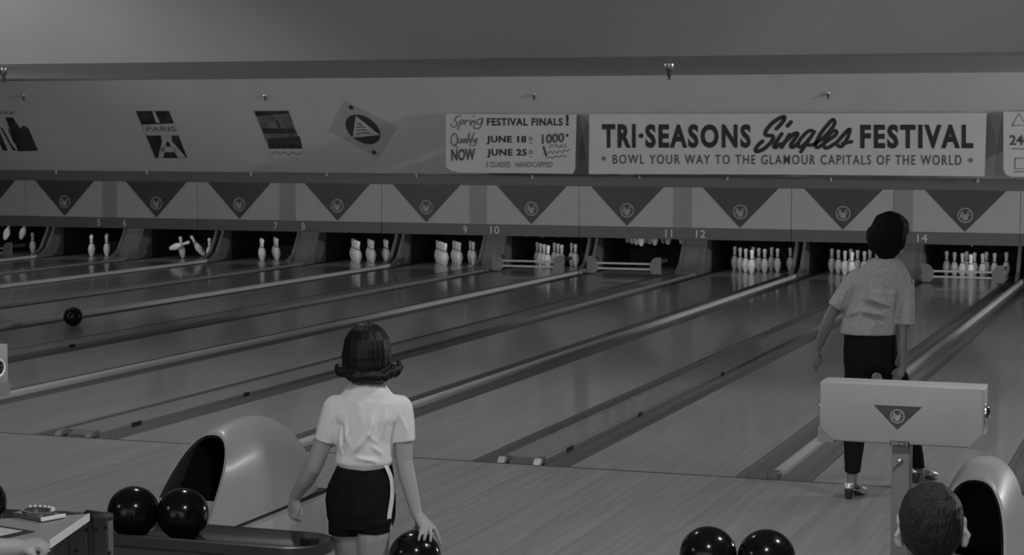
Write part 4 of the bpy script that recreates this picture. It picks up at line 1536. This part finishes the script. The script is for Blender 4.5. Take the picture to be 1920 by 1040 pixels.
# blouse
Sh = Blob()
Sh.hull((p(1661, 484, -0.01), (0.078, 0.07), 'r'), (p(1656, 508, -0.005), (0.15, 0.085, 0.04)))
Sh.hull((p(1656, 508, -0.005), (0.15, 0.09, 0.04)), (p(1605, 522), 0.056), (p(1696, 532), 0.056), (p(1650, 550), (0.165, 0.11, 0.05)))
Sh.chain((p(1650, 545), (0.17, 0.112), 'r'), (p(1638, 580), (0.175, 0.118), 'r'), (p(1631, 604), (0.172, 0.120), 'r'), (p(1627.5, 626), (0.172, 0.122), 'r'))
heL, heR = p(1565, 575, 0.0), p(1697, 609, -0.03)
axL, axR = (heL - shL).normalized(), (heR - shR).normalized()
Sh.chain((p(1605, 522), 0.058), (p(1582, 552), (0.054, 0.062), 'r', axL), (heL, (0.048, 0.062), 'r', axL))
Sh.chain((p(1697, 533), 0.056), (p(1699, 570, -0.02), (0.054, 0.06), 'r', axR), (heR, (0.057, 0.062), 'r', axR))
bk = -0.115
folds = [(p(1612, 530, bk), p(1600, 575, bk), 0.03, -0.010), (p(1625, 520, bk), p(1632, 560, bk), 0.03, 0.010), (p(1632, 560, bk), p(1672, 575, bk), 0.022, 0.016), (p(1605, 562, bk), p(1672, 580, bk), 0.016, -0.016), (p(1580, 595, -0.06), p(1612, 582, bk), 0.016, 0.014),
         (p(1612, 582, bk), p(1665, 592, bk), 0.016, 0.014), (p(1618, 592, bk), p(1660, 603, bk), 0.014, -0.014), (p(1655, 535, bk), p(1665, 545, bk), 0.022, -0.012), (p(1640, 600, bk), p(1636, 622, bk), 0.02, 0.008), (p(1605, 605, bk), p(1598, 624, bk), 0.02, 0.008), (p(1590, 545, -0.07), p(1580, 590, -0.04), 0.014, -0.014), (p(1684, 545, -0.09), p(1678, 600, -0.07), 0.013, -0.016)]
Sh.bake('blouse', M_blouse, wv, 0.006, 2, fold([(a, b, c * 0.9, d * 1.6) for a, b, c, d in folds]))
# slacks
So = Blob()
So.chain((p(1632, 622), (0.156, 0.108), 'r'), (p(1632, 645), (0.160, 0.114), 'r'), (p(1632, 668), (0.164, 0.118), 'r'), (p(1633, 684), (0.158, 0.112), 'r'))
cuL, cuR = aL.lerp(kL_, 0.17), aR.lerp(kR_, 0.15)
So.hull((p(1632, 676), (0.163, 0.116), 'r'), (p(1609, 700, 0.0), (0.082, 0.095), 'r'))
So.hull((p(1632, 676), (0.163, 0.116), 'r'), (p(1676, 700, 0.02), (0.082, 0.095), 'r'))
So.chain((p(1609, 700, 0.0), (0.082, 0.095), 'r'), (hL.lerp(kL_, 0.45), (0.080, 0.085), 'r'), (kL_, (0.066, 0.070), 'r'), (kL_.lerp(cuL, 0.45), (0.062, 0.068), 'r'), (cuL, (0.046, 0.052), 'r'))
So.chain((p(1676, 700, 0.02), (0.082, 0.095), 'r'), (hR.lerp(kR_, 0.45), (0.080, 0.085), 'r'), (kR_, (0.066, 0.070), 'r'), (kR_.lerp(cuR, 0.45), (0.060, 0.068), 'r'), (cuR, (0.045, 0.052), 'r'))
So.bake('slacks', M_dark, wv, 0.006, 3, fold([(hL, kL_, 0.05, 0.003)]))
# hair: full rounded bouffant
H = Blob()
H.hull((p(1668, 432, 0.0), (0.116, 0.125, 0.118)), (p(1664, 450, -0.005), (0.112, 0.118, 0.10)))
H.hull((p(1664, 455, -0.01), (0.108, 0.108, 0.07)), (p(1662, 477, -0.03), (0.062, 0.06, 0.03)))
H.hull((p(1640, 445, 0), (0.05, 0.09, 0.075)), (p(1638, 460, 0.0), (0.03, 0.06, 0.04)))


def curls(c, n):
    return n * (0.009 * noise.noise(c * 16) + 0.005 * noise.noise(c * 38))


H.bake('hair', M_hairc, wv, 0.006, 2, curls)
b2 = bmesh.new()
bmesh.ops.create_uvsphere(b2, u_segments=12, v_segments=8, radius=0.012)
eo = obj('earring', b2, M_chrome, wv, True)
eo.location = p(1689, 471, 0.0)
for an, ang in ((aL, -0.38), (aR, -0.6)):
    R2 = Matrix.Rotation(ang, 3, 'Z')

    def f3(x, y, z):
        return Vector((an.x, an.y, 0)) + R2 @ Vector((x, y, z))
    Q = Blob()   # sole and heel
    Q.hull((f3(0, -0.045, 0.006), (0.022, 0.022, 0.006)), (f3(0, -0.035, 0.058), (0.030, 0.030, 0.008)))
    Q.hull((f3(0, -0.03, 0.056), (0.030, 0.03, 0.007)), (f3(0, 0.06, 0.030), (0.034, 0.03, 0.007)))
    Q.hull((f3(0, 0.06, 0.030), (0.034, 0.03, 0.007)), (f3(0, 0.11, 0.012), (0.040, 0.04, 0.008)), (f3(0, 0.175, 0.012), (0.026, 0.026, 0.008)))
    s1 = Q.bake('shoe', M_shoed, wv, 0.004, 2)
    Q = Blob()
    Q.hull((f3(0, 0.09, 0.045), (0.042, 0.035, 0.026)), (f3(0, 0.15, 0.03), (0.036, 0.035, 0.020)))
    Q.bake('shoe_strap', M_shoe, s1, 0.005, 2)
    Q = Blob()
    Q.hull((f3(0, -0.045, 0.066), (0.033, 0.016, 0.010)), (f3(0, -0.042, 0.09), (0.030, 0.012, 0.010)))
    Q.bake('heel_cup', M_shoe, s1, 0.004, 2)
# ---- seated man, only his head shows
Mn = Fig(1745, 5.35, -0.2)
mn = thing('person', 'man seen from behind, only his cropped dark hair and ears showing', 'person', Mn.o, Mn.rot)
p = Mn.p
B = Blob()
hc = p(1746, 985, 0.02)
head(B, hc, 1.06)
# cupped ears that stand off the head
for s, (u, v) in ((-1, (1684, 1010)), (1, (1811, 1008))):
    e = p(u, v, -0.01)
    B.chain((e + Vector((-s * 0.010, 0.0, 0.018)), 0.006), (e + Vector((s * 0.002, -0.004, 0.020)), 0.0062), (e + Vector((s * 0.008, -0.008, 0.010)), 0.0062), (e + Vector((s * 0.006, -0.008, -0.006)), 0.006), (e + Vector((s * 0.0, -0.004, -0.020)), 0.0068), (e + Vector((-s * 0.010, 0.002, -0.022)), 0.006))
    B.hull((e + Vector((s * 0.002, 0.004, 0.016)), (0.005, 0.008, 0.006)), (e + Vector((-s * 0.003, 0.004, -0.018)), (0.005, 0.008, 0.006)), (e + Vector((-s * 0.014, 0.014, 0.0)), (0.006, 0.01, 0.018)))
B.chain((hc + Vector((0, -0.03, -0.06)), (0.062, 0.062, 0.05)), (p(1746, 1072, -0.01), (0.06, 0.062, 0.05)), (p(1746, 1110, -0.01), (0.12, 0.08, 0.05)))
nb = p(1746, 1110, -0.01)
B.hull((nb + Vector((-0.17, 0, -0.06)), 0.06), (nb + Vector((0.17, 0, -0.06)), 0.06), (nb + Vector((0, 0, -0.12)), (0.17, 0.11, 0.1)))
B.chain((nb + Vector((0, 0, -0.12)), (0.17, 0.11, 0.1)), (nb + Vector((0, 0.0, -0.35)), (0.15, 0.11, 0.1)), (nb + Vector((0, 0.02, -0.5)), (0.17, 0.12, 0.1)))
for s in (-1, 1):
    el = nb + Vector((s * 0.24, 0.02, -0.34))
    wr = nb + Vector((s * 0.16, 0.26, -0.42))
    B.chain((nb + Vector((s * 0.18, 0, -0.06)), 0.055), (el, 0.042), (wr, 0.027))
    K = [wr + Vector((s * (-0.03 + 0.02 * i), 0.075, -0.01)) for i in range(4)]
    T = [k + Vector((0, 0.055 + 0.008 * (1.5 - abs(i - 1.5)), -0.03)) for i, k in enumerate(K)]
    hand(B, wr, K, T, [wr + Vector((-s * 0.035, 0.04, 0)), wr + Vector((-s * 0.05, 0.065, -0.005)), wr + Vector((-s * 0.055, 0.09, -0.01))])
    hp = nb + Vector((s * 0.1, 0.02, -0.56))
    kn = hp + Vector((s * 0.06, 0.42, 0.04))
    ank = Vector((kn.x, kn.y - 0.02, 0.08))
    B.chain((hp, 0.095), (kn, 0.06), (ank, 0.036))
    B.hull((ank, 0.035), (Vector((ank.x, ank.y + 0.15, 0.03)), (0.04, 0.05, 0.028)))
B.bake('body', M_skin, mn, 0.006, 3)
Sh = Blob()
Sh.hull((nb + Vector((0, 0, 0.03)), (0.075, 0.075), 'r'), (nb + Vector((-0.18, 0, -0.05)), 0.07), (nb + Vector((0.18, 0, -0.05)), 0.07), (nb + Vector((0, 0, -0.14)), (0.19, 0.13, 0.1)))
Sh.chain((nb + Vector((0, 0, -0.12)), (0.19, 0.13), 'r'), (nb + Vector((0, 0, -0.36)), (0.17, 0.13), 'r'), (nb + Vector((0, 0.02, -0.54)), (0.18, 0.14), 'r'))
for s in (-1, 1):
    Sh.chain((nb + Vector((s * 0.19, 0, -0.06)), 0.066), (nb + Vector((s * 0.24, 0.02, -0.34)), 0.055), (nb + Vector((s * 0.175, 0.22, -0.405)), 0.042))
Sh.bake('shirt', M_suit, mn, 0.008, 3, fold([]))
So = Blob()
So.hull((nb + Vector((0, 0.02, -0.5)), (0.18, 0.14, 0.05)), (nb + Vector((0, 0.02, -0.6)), (0.19, 0.14, 0.08)))
for s in (-1, 1):
    hp = nb + Vector((s * 0.1, 0.02, -0.56))
    kn = hp + Vector((s * 0.06, 0.42, 0.04))
    ank = Vector((kn.x, kn.y - 0.02, 0.10))
    So.chain((hp, 0.105), (kn, 0.075), (ank, 0.055))
So.bake('trousers', M_dark, mn, 0.009, 3)
H = Blob()
H.hull((hc + Vector((0, -0.022, 0.026)), (0.089, 0.106, 0.100)), (hc + Vector((0, -0.03, -0.01)), (0.086, 0.094, 0.075)))
H.hull((hc + Vector((0, -0.034, 0.0)), (0.084, 0.09, 0.06)), (hc + Vector((0, -0.045, -0.055)), (0.06, 0.058, 0.03)))


def crop(c, n):
    return n * (0.0035 * noise.noise(Vector((c.x * 60, c.y * 60, c.z * 28))) + 0.004 * noise.noise(c * 20))


H.bake('hair', M_hairm, mn, 0.0045, 2, crop)
# ---- score keeper at the left: only a hand and wrist reach into the picture
Sc = Fig(40, 6.1, -0.2)
sc = thing('person', 'person of whom only a forearm and hand reach onto the score table', 'person', Sc.o, Sc.rot)
p = Sc.p
B = Blob()
wr = p(34, 1027, 0.0)
el = p(-130, 1050, -0.02)
B.chain((el, 0.045), (p(-60, 1034, 0.0), 0.042), (p(0, 1028, 0.0), 0.034), (wr, 0.029))
K = [p(66, 1012, 0.03), p(72, 1014, 0.01), p(75, 1018, -0.012), p(73, 1024, -0.03)]
T = [p(86, 1036, 0.03), p(84, 1042, 0.01), p(80, 1047, -0.012), p(74, 1050, -0.03)]
bend = [p(85, 1018, 0.035), p(87, 1022, 0.012), p(87, 1028, -0.012), p(84, 1035, -0.032)]
hand(B, wr, K, T, [p(52, 1032, -0.035), p(64, 1042, -0.045), p(72, 1050, -0.04)], bend=bend, r=0.010)
sh_ = el + Vector((-0.12, -0.08, 0.24))
tc_ = sh_ + Vector((-0.19, 0, -0.05))
B.chain((sh_, 0.055), (el, 0.045))
B.hull((sh_, 0.055), (sh_ + Vector((-0.36, 0, 0)), 0.055), (tc_ + Vector((0, 0, -0.06)), (0.16, 0.1, 0.1)))
B.chain((tc_ + Vector((0, 0, -0.06)), (0.16, 0.1, 0.1)), (tc_ + Vector((0, 0, -0.45)), (0.16, 0.11, 0.1)))
hd = tc_ + Vector((0, 0.03, 0.27))
head(B, hd, 1.0)
B.chain((hd + Vector((0, -0.02, -0.07)), 0.055), (tc_ + Vector((0, 0, 0.08)), 0.058), (tc_, (0.1, 0.07, 0.06)))
for s in (-1, 1):
    hp = Vector((tc_.x + s * 0.1, tc_.y, 0.5))
    kn = hp + Vector((s * 0.05, 0.4, 0.02))
    B.chain((Vector((tc_.x, tc_.y, 0.55)), 0.12), (hp, 0.09), (kn, 0.06), (Vector((kn.x, kn.y, 0.08)), 0.036))
    B.hull((Vector((kn.x, kn.y, 0.06)), 0.035), (Vector((kn.x, kn.y + 0.15, 0.03)), (0.04, 0.05, 0.028)))
B.bake('body', M_skin, sc, 0.006, 3)
Sh = Blob()
Sh.hull((sh_, 0.066), (sh_ + Vector((-0.36, 0, 0)), 0.066), (tc_ + Vector((0, 0, -0.06)), (0.175, 0.115, 0.1)))
Sh.chain((tc_ + Vector((0, 0, -0.06)), (0.175, 0.115, 0.1)), (tc_ + Vector((0, 0, -0.5)), (0.17, 0.12, 0.08)))
Sh.chain((sh_, 0.066), (sh_.lerp(el, 0.55), 0.06))
Sh.bake('shirt', M_shirt, sc, 0.009, 3)
H = Blob()
H.hull((hd + Vector((0, -0.025, 0.03)), (0.088, 0.1, 0.09)), (hd + Vector((0, -0.04, -0.03)), (0.08, 0.07, 0.06)))
H.bake('hair', M_hairm, sc, 0.008, 3)
